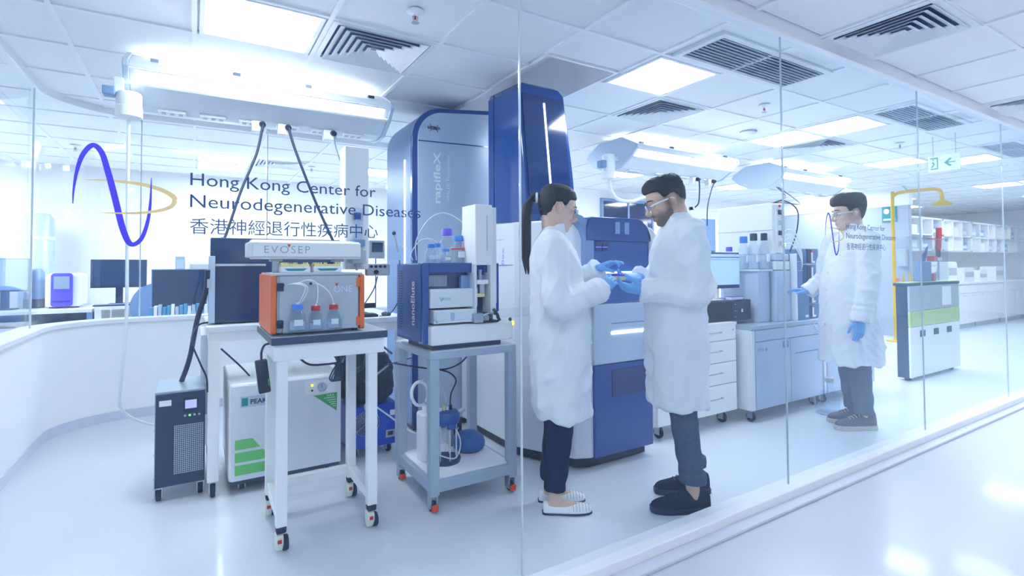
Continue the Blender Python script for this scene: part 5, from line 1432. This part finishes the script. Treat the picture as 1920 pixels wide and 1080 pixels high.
def hand_mesh(wrist, d, n, s, L=.19, curl=(.35, .4, .45, .5), spread=.0, thumb=.5, vox=.003):
    """gloved hand: d along the hand, n out of the palm, s towards the thumb"""
    d = Vector(d).normalized(); n = Vector(n); n = (n - d * n.dot(d)).normalized()
    sd = n.cross(d).normalized(); sd = sd if sd.dot(Vector(s)) > 0 else -sd
    w0 = Vector(wrist); k = L / .19
    m = MB()
    rings = []
    for u, wd, th in ((-.035, .030, .026), (0, .031, .025), (.03, .038, .022), (.06, .041, .019), (.09, .040, .015), (.098, .036, .011)):
        rings.append([w0 + d * (u * k) + sd * (wd * k * math.cos(a)) + n * (th * k * math.sin(a)) for a in np.linspace(0, 2 * math.pi, 16, endpoint=False)])
    m.loft(rings)
    for i, (off, ln, rr) in enumerate(((.030, .072, .0092), (.0105, .080, .0095), (-.0095, .074, .0092), (-.0285, .058, .0082))):
        p = w0 + d * (.085 * k) + sd * (off * k)
        a = curl[i] * .6
        sp = spread * (1.5 - i)
        pts = [p - d * (.015 * k), p]; rs = [rr * 1.05 * k] * 2
        for j, fr in enumerate((.42, .32, .26)):
            dd = (d * math.cos(a) + n * math.sin(a) + sd * sp).normalized()
            p = p + dd * (ln * fr * k)
            pts.append(p); rs.append(rr * (1 - .08 * (j + 1)) * k)
            a += curl[i]
        pts.append(p + dd * (.004 * k)); rs.append(rr * .45 * k)
        m.tube(pts, rs, 10)
    p = w0 + d * (.022 * k) + sd * (.028 * k) + n * (.006 * k)
    d1 = (d * .75 + sd * .62 + n * thumb).normalized(); d2 = (d * .95 + sd * .15 + n * thumb * 1.2).normalized()
    q = p + d1 * (.042 * k); r_ = q + d2 * (.032 * k); e = r_ + d2 * (.022 * k)
    m.tube([p, q, r_, e, e + d2 * .004], [.016 * k, .0125 * k, .0105 * k, .009 * k, .004 * k], 10)
    return remesh(m, vox, 3)
def put_mesh(name, me, m, root, label=None):
    return put(name, me, m, root, 0, label)

def person(base, fwd, S):
    """base: floor point; fwd: facing direction; S: the pose"""
    F = Vector((*fwd, 0)).normalized(); Lf = Vector((0, 0, 1)).cross(F)
    R3 = np.array([F, Lf, (0, 0, 1)])            # rows: local axes in the world
    B = np.array([*base, 0.0])
    def W(V):
        return np.asarray(V, float) @ R3 + 0.0      # relative to the root at base
    # head frame
    ty, yw, sc, ear = S['tilt'], S['yaw'], S['hs'], np.array(S['ear'])
    Ry = np.array([[math.cos(ty), 0, math.sin(ty)], [0, 1, 0], [-math.sin(ty), 0, math.cos(ty)]])
    Rz = np.array([[math.cos(yw), -math.sin(yw), 0], [math.sin(yw), math.cos(yw), 0], [0, 0, 1]])
    HR = Rz @ Ry
    def HT(V):
        return (np.asarray(V, float) * sc) @ HR.T + ear
    def HI(V):
        return ((V - ear) @ HR) / sc
    def hm(mb):
        mb.v = [tuple(p) for p in HT(mb.v)]; return mb
    def lw(mb):                                   # local builder -> mesh relative to the root
        mb.v = [tuple(p) for p in W(mb.v)]; return mb
    # ---- body: one continuous skin
    m = MB()
    hd = MB().loft([[head_pt(z, 2 * math.pi * k / 40) for k in range(40)] for z in np.linspace(-.1175, .1175, 46)])
    hd.tube([(.088, 0, .016), (.098, 0, -.006), (.110, 0, -.024), (.1155, 0, -.034), (.108, 0, -.043), (.092, 0, -.047)], [.007, .0085, .0105, .0115, .0105, .008], 12)
    for s in (-1, 1):
        hd.ball((.0985, s * .0115, -.040), .0078, 12, 8)
        hd.tube([(.082, s * .010, .018), (.091, s * .028, .0225), (.074, s * .052, .017)], [.006, .0075, .005], 8, sub=3)
        hd.ball((.0755, s * .031, -.001), (.0125, .0145, .0115), 12, 8)
        hd.ball((-.010, s * .0745, -.004), (.019, .009, .031), 14, 10)
        hd.tube([(.004, s * .078, -.022), (.006, s * .082, .002), (-.004, s * .086, .024), (-.02, s * .087, .022), (-.027, s * .085, 0), (-.018, s * .080, -.024), (-.006, s * .077, -.034)], .0045, 8, sub=3)
        hd.ball((.058, s * .046, -.03), (.022, .018, .018), 12, 8)
    hd.tube([(.072, -.024, -.0655), (.0885, -.012, -.0635), (.0915, 0, -.0645), (.0885, .012, -.0635), (.072, .024, -.0655)], [.002, .0045, .005, .0045, .002], 8, sub=3)
    hd.tube([(.072, -.022, -.068), (.0885, -.011, -.0745), (.091, 0, -.0755), (.0885, .011, -.0745), (.072, .022, -.068)], [.002, .005, .0058, .005, .002], 8, sub=3)
    hm(hd)
    m.v += hd.v; m.f += hd.f
    nb = np.array(S['neck'])
    nr = S['nr']
    m.tube([tuple(nb + (-.01, 0, -.06)), tuple(nb), tuple(HT([(-.028, 0, -.055)])[0]), tuple(HT([(-.024, 0, .0)])[0])], [nr * 1.35, nr * 1.08, nr, nr * .9], 20, sub=3)
    T = S['torso']
    m.loft([ell(c, a * .86, b * .86, z) for z, c, a, b in T if z > .80])
    arms = S['arms']
    for A in arms:
        m.tube([tuple(np.array(A['sh']) * (1, .8, 1)), A['sh'], A['el'], A['wr']], [.05, .05, .038, .026], 14, sub=4)
    for G in S['legs']:
        m.tube([(G['hip'][0], G['hip'][1] * .7, G['hip'][2]), G['knee'], G['ank'], (G['ank'][0], G['ank'][1], .055)], [.085, .055, .033, .026], 14, sub=4)
        ax, ay = G['ank'][0], G['ank'][1]
        m.tube([(ax - .035, ay, .045), (ax, ay, .045), (ax + .08, ay, .035), (ax + .14, ay, .028)], [.022, .026, .022, .014], 12, sub=3)
    me = remesh(m, .0042, 2)
    V = verts(me); Hl = HI(V)
    base_c = np.array(lin(S['skin'])); lip = np.array(lin(S['lip'])); hairc = np.array(lin(S['hairc']))
    tone = np.repeat(base_c[None], len(V), 0)
    def blend(wt, c):
        nonlocal tone
        wt = np.clip(wt, 0, 1)[:, None]; tone = tone * (1 - wt) + c * wt
    inhead = (Hl[:, 2] > -.14) & (Hl[:, 2] < .14) & (abs(Hl[:, 1]) < .11) & (abs(Hl[:, 0]) < .15)
    blend(inhead * np.exp(-((Hl[:, 2] + .03) / .02) ** 2 - ((abs(Hl[:, 1]) - .045) / .02) ** 2) * (Hl[:, 0] > 0) * .25, base_c * (1.0, .72, .68))
    blend(inhead * np.exp(-((Hl[:, 2] + .070) / .008) ** 2 - (Hl[:, 1] / .017) ** 2) * (Hl[:, 0] > .07) * .8, lip)
    blend(inhead * (abs(Hl[:, 1]) > .07) * (abs(Hl[:, 2]) < .04) * .3, base_c * (1.0, .7, .68))
    if S.get('beard'):
        x, y, z = Hl.T
        jaw = 1 / (1 + np.exp((z + .048 + .25 * np.clip(.03 - x, 0, .1) * 0 - .10 * np.clip(.05 - x, 0, .08)) / .006))
        side = np.exp(-((x - .012) / .016) ** 2) * (z < .01) * (z > -.06)
        mouth = np.exp(-((z + .070) / .009) ** 2 - (y / .02) ** 2) * (x > .06)
        blend(inhead * np.clip(jaw * (x > .0) * (z > -.13) + side * .7, 0, 1) * (1 - .8 * mouth) * S['beard'], hairc)
        blend(inhead * np.exp(-((z + .0555) / .006) ** 2 - (y / .03) ** 2) * (x > .06) * .85, hairc)
    if S.get('fade'):
        x, y, z = Hl.T
        blend(inhead * (1 / (1 + np.exp((x - .028) / .008))) * (z > -.06 + 0 * x) * (abs(y) > .0) * (z < .09) * (1 - np.exp(-((x + .01) / .025) ** 2 - ((z + .005) / .035) ** 2)) * .65 * (1 / (1 + np.exp(-(z + .035) / .012))), hairc)
    setv(me, W(V))
    ca = me.color_attributes.new('tone', 'FLOAT_COLOR', 'POINT')
    ca.data.foreach_set('color', np.c_[tone, np.ones(len(tone))].ravel())
    root = bpy.data.objects.new('person', me); COL.objects.link(root)
    me.materials.append(MATS['skin'])
    root.location = B; LOC[root.name] = (0, 0, 0)
    tag(root, S['label'], 'person')
    # ---- face details
    for s in (-1, 1):
        e = hm(MB().ball((.0795, s * .031, -.0015), (.0105, .0115, .0085), 12, 8)); lw(e).build('eye', 'eye_white', root, smooth=True)
        e = hm(MB().ball((.0885, s * .0325, -.0045), (.0025, .0052, .0052), 10, 6)); lw(e).build('iris', 'print_black', root, smooth=True)
        e = hm(MB().tube([(.082, s * .017, -.0005), (.0915, s * .027, .0045), (.089, s * .038, .004), (.079, s * .046, -.001)], [.0012, .0026, .0026, .0012], 6, sub=3)); lw(e).build('eyelid_line', S['brow'], root, smooth=True)
        e = hm(MB().tube([(.0935, s * .012, .0215), (.0985, s * .026, .0275), (.086, s * .044, .026), (.074, s * .054, .020)], [.002, .0042, .0036, .0012], 6, sub=3)); lw(e).build('eyebrow', S['brow'], root, smooth=True)
    # ---- hair
    hz = np.linspace(-.075, .15, 40)
    def hair_off(z, th):
        a = abs((th + math.pi) % (2 * math.pi) - math.pi)
        deg = math.degrees(a)
        front = S['hl']                      # hairline height at the forehead
        lim = np.interp(deg, [0, 40, 62, 74, 84, 100, 118, 150, 180], [front, front - .004, front - .012, S.get('temple', -.012 if not S.get('long') else .012), max(S.get('temple', .02), .02), max(S.get('temple', .028), .028), S.get('behind', -.03), S['nape'], S['nape']])
        top = np.interp(z, [-.08, 0, .06, .10, .15], [S['hside'] * .5, S['hside'], (S['hside'] + S['htop']) / 2, S['htop'], S['htop']])
        g = 1 / (1 + math.exp(-(z - lim) / .004))
        return -.012 + (top + .012) * g + S.get('quiff', 0) * math.exp(-((deg) / 45) ** 2) * math.exp(-((z - .095) / .03) ** 2)
    hm_ = MB(); rings = []
    for z in np.linspace(-.085, .1172, 44):
        rings.append([head_pt(z, 2 * math.pi * k / 72, hair_off(z, 2 * math.pi * k / 72)) for k in range(72)])
    # crown: lift the top rings by the hair's height
    for i, r_ in enumerate(rings):
        zz = r_[0][2]; u = np.clip((zz - .05) / .067, 0, 1)
        rings[i] = [(p[0], p[1], p[2] + S['htop'] * u * u * (1 + .35 * np.clip(p[0] / .08, -.5, 1) * S.get('sweep', 0)) + .0015 * math.sin(37 * p[1] / .07 + 9 * p[0] / .07) * u) for p in r_]
    hm_.loft(rings)
    hme = remesh(hm(hm_), .0034, 2)
    HV = verts(hme); hn = normals(hme); Hl = HI(HV)
    HV = HV + hn * (.0016 * np.sin(420 * Hl[:, 1] + 60 * np.sin(40 * Hl[:, 0])) * np.sin(90 * Hl[:, 0] + 200 * Hl[:, 2]))[:, None]
    setv(hme, W(HV))
    hair = put_mesh('hair', hme, S['hairm'], root)
    if S.get('pony'):
        for k in range(11):
            a = k * 2 * math.pi / 11
            o1, o2 = math.cos(a), math.sin(a)
            w_ = .0 if k == 0 else 1
            pts = [(-.095, .010 * o1 * w_, .062 + .010 * o2 * w_), (-.125, .012 * o1 * w_, .066 + .014 * o2 * w_), (-.155 + .012 * o2 * w_, .020 * o1 * w_, .03), (-.170 + .018 * o2 * w_, .024 * o1 * w_, -.06),
                   (-.172 + .020 * o2 * w_, .024 * o1 * w_, -.16), (-.168 + .016 * o2 * w_, .018 * o1 * w_, -.25), (-.160 + .008 * o2 * w_, .010 * o1 * w_, -.33 - .02 * math.sin(3 * a))]
            mb = MB().tube(pts, [.010, .012, .014, .014, .013, .010, .003], 8, sub=4)
            # the tail hangs straight down, so it is placed without the head's tilt
            mb.v = [tuple(np.asarray(p) * sc + ear) for p in mb.v]
            lw(mb).build('hair_strand', S['hairm'], hair, smooth=True, ang=80)
        mb = MB().tube([(-.108, .022 * math.cos(a), .062 + .022 * math.sin(a)) for a in np.linspace(0, 2 * math.pi, 20)], .0075, 8)
        mb.v = [tuple(np.asarray(p) * sc + ear) for p in mb.v]
        lw(mb).build('hair_tie', 'plastic_white', root, smooth=True, ang=80)
    # ---- glasses
    if S.get('glasses'):
        fm = S['glasses']
        gl = None
        for s in (-1, 1):
            rim = MB().tube([(.1035 - .06 * max(0, abs(s * .033 + .024 * math.cos(a)) - .03) * 1.2, s * .033 + .024 * math.cos(a), -.006 + .0195 * math.sin(a)) for a in np.linspace(0, 2 * math.pi, 25)], .0018 if fm != 'acrylic' else .0022, 6)
            o = lw(hm(rim)).build('glasses_rim', 'steel' if fm != 'acrylic' else 'lens', root, smooth=True, ang=80)
            ln = MB().loft([[(.1030 + dx - .06 * max(0, abs(s * .033 + .023 * math.cos(a)) - .03) * 1.2, s * .033 + .023 * math.cos(a), -.006 + .0185 * math.sin(a)) for a in np.linspace(0, 2 * math.pi, 24, endpoint=False)] for dx in (0, .0015)])
            lw(hm(ln)).build('lens', 'acrylic', o)
            tp = MB().tube([(.098, s * .058, -.002), (.075, s * .073, .002), (.03, s * .079, .004), (-.008, s * .082, .006), (-.02, s * .083, -.004)], .0018 if fm != 'acrylic' else .004, 6, sub=3)
            lw(hm(tp)).build('glasses_temple', 'steel' if fm != 'acrylic' else 'plastic_white', root, smooth=True, ang=80)
        br = MB().tube([(.105, -.010, -.002), (.1085, 0, 0), (.105, .010, -.002)], .002, 6, sub=3)
        lw(hm(br)).build('glasses_bridge', 'steel' if fm != 'acrylic' else 'lens', root, smooth=True)
    # ---- lab coat
    c = MB()
    c.loft([ell(cx, a, b, z, 48) for z, cx, a, b in T])
    for A in arms:
        sh, el, wr = (np.array(A[k]) for k in ('sh', 'el', 'wr'))
        ins = sh * (1, .62, 1) + (0, 0, .015)
        cuff = wr + (wr - el) / np.linalg.norm(wr - el) * .012
        r0, r1, r2, r3 = S['slv']
        c.tube([tuple(ins), tuple(sh), tuple(sh * .5 + el * .5), tuple(el), tuple(el * .45 + cuff * .55), tuple(cuff)], [r0 * .95, r0, (r0 + r1) / 2, r1, r2, r3], 20, sub=5)
    cme = remesh(c, .0085, 3)
    V = verts(cme); N = normals(cme)
    x, y, z = V.T
    th = np.arctan2(y, x)
    core = np.exp(-((np.abs(y) - .0) / .16) ** 4)
    low = np.clip((1.02 - z) / .55, 0, 1)
    rg = np.random.default_rng(int(S['seed'] * 10))
    d = low * (.0075 * np.sin(4 * th + .8 * np.sin(3 * z) + S['seed']) + .0045 * np.sin(7 * th - 2.0 * z + 2 * S['seed']) + .003 * np.sin(13 * th + 2 * z))
    for k in range(11):
        u = rg.normal(size=3); u /= np.linalg.norm(u)
        fr = rg.uniform(12, 30)
        ph = rg.uniform(0, 6.28); u2 = rg.normal(size=3)
        wv = np.sin(fr * (V @ u) + ph + 1.5 * np.sin(6 * (V @ u2)))
        env = .5 + .5 * np.sin(5 * (V @ rg.normal(size=3)) + rg.uniform(0, 6.28))
        d += (.0058 * (1 - np.abs(wv)) ** 2 - .0015) * env
    for A in arms:
        el = np.array(A['el']); wr = np.array(A['wr'])
        dist = np.linalg.norm(V - el, axis=1)
        ax = (wr - el) / np.linalg.norm(wr - el)
        d += np.exp(-(dist / .10) ** 2) * .012 * ((1 - np.abs(np.sin(32 * ((V - el) @ ax) + 11 * (y - el[1]) + 7 * z))) ** 2 - .25)
        dist = np.linalg.norm(V - (wr * .6 + el * .4), axis=1)
        d += np.exp(-(dist / .10) ** 2) * .0045 * np.sin(70 * ((V - el) @ ax) + 3 * np.sin(30 * z))
        sh = np.array(A['sh'])
        d += np.exp(-(np.linalg.norm(V - sh - (0, 0, -.09), axis=1) / .09) ** 2) * .006 * np.sin(60 * (x * .7 + z))
    V = V + N * d[:, None]
    setv(cme, W(V))
    coat = put_mesh('lab_coat', cme, 'coat_cloth', root)
    # collar with lapel points
    n0, n1 = S['collar']
    n0, n1 = np.array(n0), np.array(n1)
    cr = []
    for k in range(29):
        a = math.radians(-152 + 304 * k / 28) + math.pi
        ca_, sa = math.cos(a), math.sin(a)
        fr = (ca_ + 1) / 2
        zin = n1[2] * (1 - fr) + n0[2] * fr
        rin, rout = nr * 1.12 + .006, nr * 1.12 + .034
        cx = n1[0] * (1 - fr) + n0[0] * fr
        mid = (n0[0] + n1[0]) / 2
        R_in = (abs(n0[0] - n1[0]) / 2 + .004, nr * 1.2)
        drop = .050 + .035 * fr
        p_in = np.array((mid + R_in[0] * ca_, R_in[1] * sa, zin))
        p_out = np.array((mid + (R_in[0] + .020) * ca_, (R_in[1] + .030) * sa, zin - drop))
        p_top = (p_in + p_out) / 2 + np.array((.006 * ca_, .008 * sa, drop * .42))
        cr.append([tuple(p_in + (0, 0, -.03)), tuple(p_in + (0, 0, .002)), tuple(p_top), tuple(p_out), tuple(p_out - np.array((.006 * ca_, .006 * sa, .004)))])
    lw(MB().loft(cr)).build('collar', 'coat_cloth', coat, smooth=True, ang=60)
    for k in range(5):
        zz = S['btn'] - k * .13
        zs, cs, as_ = [q[0] for q in T], [q[1] for q in T], [q[2] for q in T]
        xx = np.interp(zz, zs, cs) + np.interp(zz, zs, as_) + .004
        lw(MB().lathe([(.008, 0), (.008, .004)], (xx, 0, zz), 12, (1, 0, 0))).build('button', 'plastic_white', coat)
    for q in S.get('pockets', ()):
        yy, zz, sw = q
        bb = np.interp(zz, [g[0] for g in T], [g[3] for g in T]); aa = np.interp(zz, [g[0] for g in T], [g[2] for g in T]); cc = np.interp(zz, [g[0] for g in T], [g[1] for g in T])
        col = []
        for u in np.linspace(-1, 1, 9):
            a = math.radians(68 * yy if abs(yy) > .1 else 60) + u * .36 * (1 if yy > 0 else -1)
            p = np.array((cc + (aa + .007) * math.cos(a), (bb + .007) * math.sin(a), zz))
            q2 = np.array((cc + (aa - .004) * math.cos(a), (bb - .004) * math.sin(a), zz))
            col.append([tuple(p + (0, 0, sw)), tuple(p - (0, 0, sw)), tuple(q2 - (0, 0, sw)), tuple(q2 + (0, 0, sw))])
        lw(MB().loft(col)).build('pocket', 'coat_cloth', coat, smooth=True, ang=50)
    if S.get('emblem'):
        ex, ey, ez = S['emblem']
        for du, dv, w_, h_ in ((0, .0, .0025, .035), (.008, .004, .002, .028), (.004, -.028, .022, .005)):
            lw(MB().obox((ex - du * .6, ey + du, ez + dv), (.004, w_, h_), (1, .45 * (1 if ey > 0 else -1), 0))).build('chest_emblem', 'vinyl_blue', coat)
    # ---- gloves
    for A in arms:
        H = A['hand']
        gme = hand_mesh(A['wr'], H['d'], H['n'], H['s'], S['hl_'], H.get('curl', (.35, .4, .45, .5)), H.get('spread', 0), H.get('thumb', .5))
        setv(gme, W(verts(gme)))
        put_mesh('glove', gme, 'glove', root)
    # ---- trousers
    tr = MB()
    for G in S['legs']:
        k_, a_ = np.array(G['knee']), np.array(G['ank'])
        hp = np.array(G['hip'])
        r = S['trs']
        tr.tube([tuple(hp), tuple(hp * .5 + k_ * .5), tuple(k_), tuple(k_ * .5 + a_ * .5), (a_[0], a_[1], S['tz'])], r, 20, sub=4)
    tr.loft([ell(.0, .11, .15, z) for z in (.80, .88, .98)])
    tme = remesh(tr, .0075, 2)
    V = verts(tme); N = normals(tme); x, y, z = V.T
    d = .004 * np.sin(46 * z + 20 * x + 3 * np.sin(30 * y)) * np.exp(-((z - .2) / .14) ** 2) + .003 * np.sin(70 * z - 30 * x) * np.exp(-((z - .5) / .1) ** 2)
    setv(tme, W(V + N * d[:, None]))
    tro = put_mesh('trousers', tme, S['trm'], root)
    if S.get('rolled'):
        for G in S['legs']:
            a_ = G['ank']
            rr = S['trs'][-1]
            lw(MB().lathe([(rr * .9, 0), (rr * 1.10, .002), (rr * 1.13, .025), (rr * 1.08, .052), (rr * .95, .055)], (a_[0], a_[1], S['tz'] - .008), 24)).build('rolled_cuff', S['trm'], tro, smooth=True)
    # ---- shoes
    for G in S['legs']:
        ax, ay = G['ank'][0], G['ank'][1]
        kind = S['shoe']
        if kind == 'flat':
            sec = [(-.062, .018, .040), (-.055, .027, .048), (-.03, .030, .040), (.02, .033, .030), (.06, .039, .028), (.10, .041, .036), (.14, .038, .034), (.17, .028, .026), (.186, .012, .016)]
        elif kind == 'sneaker':
            sec = [(-.085, .022, .085), (-.075, .032, .098), (-.04, .037, .100), (.0, .039, .102), (.04, .042, .092), (.08, .046, .076), (.12, .049, .062), (.165, .046, .052), (.20, .035, .042), (.216, .016, .028)]
        else:
            sec = [(-.09, .022, .11), (-.078, .034, .13), (-.04, .040, .135), (.0, .042, .132), (.04, .045, .105), (.08, .048, .082), (.13, .052, .068), (.17, .048, .062), (.20, .036, .050), (.216, .016, .032)]
        sh = MB(); rings = []
        for sx_, wd, ht in sec:
            ring = []
            for k in range(20):
                a = 2 * math.pi * k / 20
                yy = wd * (abs(math.cos(a)) ** .8) * (1 if math.cos(a) > 0 else -1)
                zz = ht * max(math.sin(a), 0) ** .75 if math.sin(a) > 0 else -.004
                ring.append((ax + sx_, ay + yy * (1 - .25 * max(zz - .05, 0) / .06), .014 + zz))
            rings.append(ring)
        sh.loft(rings)
        so = lw(sh).build('shoe', S['shoem'], root, smooth=True, ang=70)
        sb = so.modifiers.new('sub', 'SUBSURF'); sb.levels = sb.render_levels = 1
        sl_h = {'flat': .010, 'sneaker': .030, 'boot': .034}[kind]
        ol = []
        for z in (0.0005, sl_h * .5, sl_h):
            g = 1.06 if kind != 'flat' else 1.0
            ol.append([(ax + .065 + (sx_ - .065) * (1.02), ay + wd * g, z) for sx_, wd, _ in sec] + [(ax + .065 + (sx_ - .065) * (1.02), ay - wd * g, z) for sx_, wd, _ in reversed(sec)])
        lw(MB().loft(ol)).build('sole', S['solem'], so, .003)
        if kind != 'flat':
            for k in range(4):
                xx = ax + .045 + k * .022
                hh = np.interp(xx - ax, [q[0] for q in sec], [q[2] for q in sec])
                lw(MB().tube([(xx, ay - .024, .012 + hh * .9), (xx + .004, ay, .020 + hh), (xx, ay + .024, .012 + hh * .9)], .003, 6, sub=2)).build('lace', 'print_black' if kind == 'sneaker' else 'sole_pale', so)
        else:
            for k in range(6):
                xx = ax + .09 + k * .016
                wd = np.interp(xx - ax, [q[0] for q in sec], [q[1] for q in sec]); hh = np.interp(xx - ax, [q[0] for q in sec], [q[2] for q in sec])
                pts = [(xx, ay + wd * 1.01 * math.cos(a) * (1 if abs(math.cos(a)) > 0 else 1), .0155 + hh * 1.02 * max(math.sin(a), 0) ** .75) for a in np.linspace(.12, math.pi - .12, 9)]
                lw(MB().tube(pts, .0011, 5)).build('check_line', 'print_grey', so)
    return root
RR = (.852, -.5236)
MANF = (-.852, .5236)
# the woman, ponytail, facing away from the wall end
woman = dict(label='woman in white lab coat with ponytail, glasses and blue gloves', tilt=math.radians(11), yaw=math.radians(14), hs=.98, ear=(-.018, 0, 1.552), neck=(-.045, 0, 1.40), nr=.047,
    skin='#e2c0b0', lip='#b9706c', hairc='#221d26', brow='hair_brown', hl=.062, nape=-.055, hside=.008, htop=.014, hairm='hair_dark', long=True, pony=True, glasses='steel',
    torso=[(.47, .010, .135, .165), (.55, .0, .148, .172), (.70, -.003, .155, .178), (.85, -.005, .158, .180), (1.0, -.010, .152, .178), (1.12, -.018, .142, .178), (1.24, -.028, .140, .182), (1.33, -.040, .118, .178), (1.385, -.046, .090, .150), (1.425, -.045, .064, .088), (1.455, -.040, .052, .058)],
    arms=[dict(sh=(-.055, -.172, 1.345), el=(-.035, -.235, 1.055), wr=(.185, -.11, 1.125), hand=dict(d=(.75, .35, .62), n=(.2, .9, -.35), s=(-.3, .2, .9), curl=(.45, .5, .5, .55), thumb=.45)),
          dict(sh=(-.045, .172, 1.345), el=(.045, .225, 1.10), wr=(.205, .08, 1.235), hand=dict(d=(.85, -.2, .38), n=(.25, -.25, -.9), s=(.1, -.95, .1), curl=(.65, .35, .25, .35), thumb=.75, spread=.12))],
    slv=(.078, .070, .064, .068), hl_=.172, collar=((-.10, 0, 1.487), (.008, 0, 1.415)), btn=1.24, pockets=((-1, .86, .075),), seed=.4,
    legs=[dict(hip=(-.02, -.075, .84), knee=(-.015, -.072, .46), ank=(-.045, -.06, .09)), dict(hip=(-.02, .075, .84), knee=(-.02, .07, .46), ank=(-.06, .075, .09))],
    trs=(.095, .085, .070, .060, .054), tz=.115, trm='trouser_black', shoe='flat', shoem='paper', solem='plastic_dark')
person((1.64, 2.18), RR, woman)
man = dict(label='bearded man in white lab coat and jeans holding a dish', tilt=math.radians(19), yaw=math.radians(-4), hs=1.06, ear=(.030, 0, 1.602), neck=(-.035, 0, 1.475), nr=.057,
    skin='#dcb9a6', lip='#a86b62', hairc='#23212b', brow='hair_dark', beard=.78, fade=True, temple=.012, behind=-.015, hl=.066, nape=-.03, hside=.004, htop=.017, quiff=.009, sweep=.5, hairm='hair_dark', glasses='acrylic',
    torso=[(.51, -.010, .145, .205), (.60, -.010, .148, .205), (.80, -.008, .153, .20), (1.0, -.008, .155, .19), (1.15, -.012, .152, .185), (1.30, -.022, .142, .19), (1.40, -.032, .120, .185), (1.455, -.038, .095, .15), (1.50, -.036, .072, .095), (1.535, -.030, .060, .066)],
    arms=[dict(sh=(-.040, .185, 1.41), el=(-.062, .215, 1.105), wr=(.190, .115, 1.125), hand=dict(d=(.9, -.28, .12), n=(.15, -.55, .75), s=(.5, -.3, .7), curl=(.45, .5, .5, .5), thumb=.35)),
          dict(sh=(-.035, -.185, 1.41), el=(-.04, -.23, 1.13), wr=(.16, -.05, 1.185), hand=dict(d=(.93, .2, .05), n=(.1, .5, .8), s=(.4, .5, .6), curl=(.3, .35, .35, .4), thumb=.3))],
    slv=(.078, .070, .064, .066), hl_=.188, collar=((-.095, 0, 1.53), (.025, 0, 1.455)), btn=1.30, pockets=((1, .88, .085),), emblem=(.095, .085, 1.29), seed=2.2,
    legs=[dict(hip=(-.03, .085, .88), knee=(-.015, .092, .50), ank=(-.045, .135, .10)), dict(hip=(-.04, -.08, .88), knee=(-.055, -.08, .50), ank=(-.125, -.085, .10))],
    trs=(.088, .080, .072, .064, .061), tz=.155, trm='jeans', rolled=True, shoe='sneaker', shoem='shoe_black', solem='print_black')
person((2.21, 1.93), MANF, man)
man3 = dict(label='man with short dark hair reaching toward the module stack', tilt=math.radians(4), yaw=math.radians(-10), hs=1.10, ear=(-.008, 0, 1.655), neck=(-.05, 0, 1.50), nr=.056,
    skin='#dfc2b4', lip='#b87f76', hairc='#2a2630', brow='hair_dark', hl=.058, fade=True, temple=.0, behind=-.035, nape=-.06, hside=.005, htop=.030, quiff=.012, sweep=.5, hairm='hair_brown', glasses='acrylic',
    torso=[(.49, .0, .205, .215), (.60, .0, .198, .212), (.80, .004, .192, .208), (1.0, .008, .184, .205), (1.15, .006, .170, .202), (1.30, -.012, .146, .20), (1.42, -.03, .124, .19), (1.48, -.042, .098, .15), (1.53, -.046, .072, .095), (1.57, -.042, .060, .066)],
    arms=[dict(sh=(-.02, .195, 1.435), el=(.01, .235, 1.10), wr=(.075, .23, .84), hand=dict(d=(.08, -.05, -1), n=(0, -1, .1), s=(1, 0, 0), curl=(.2, .22, .25, .3), thumb=.25)),
          dict(sh=(.0, -.195, 1.435), el=(.045, -.26, 1.14), wr=(.165, -.285, 1.03), hand=dict(d=(.9, -.22, .12), n=(.1, .2, -.9), s=(.2, .9, .2), curl=(.25, .3, .3, .35), thumb=.35))],
    slv=(.080, .074, .066, .068), hl_=.188, collar=((-.105, 0, 1.585), (.015, 0, 1.51)), btn=1.32, pockets=((1, .86, .085),), emblem=(.12, .085, 1.31), seed=4.1,
    legs=[dict(hip=(-.01, .085, .88), knee=(-.005, .085, .50), ank=(-.03, .085, .10)), dict(hip=(-.0, -.085, .88), knee=(-.03, -.085, .50), ank=(-.085, -.10, .10))],
    trs=(.098, .090, .080, .072, .070), tz=.12, trm='trouser_grey', shoe='boot', shoem='shoe_brown', solem='sole_pale')
person((4.37, 2.067), MANF, man3)
t = thing('sample_dish', 'small pale dish with purple rim held between gloved hands', 'dish', (1.93, 2.06, 1.17))
MB().lathe([(.034, 0), (.036, .004), (.036, .024), (.033, .024)], (1.93, 2.055, 1.175), 24).build('dish', 'tip_yellow', t, smooth=True)
MB().lathe([(.038, .022), (.038, .032), (.035, .034)], (1.93, 2.055, 1.175), 24).build('rim', 'purple_case', t, smooth=True)
MB().obox((1.885, 2.085, 1.170), (.13, .06, .004), (.852, -.5236, 0)).build('tray', 'acrylic', t)
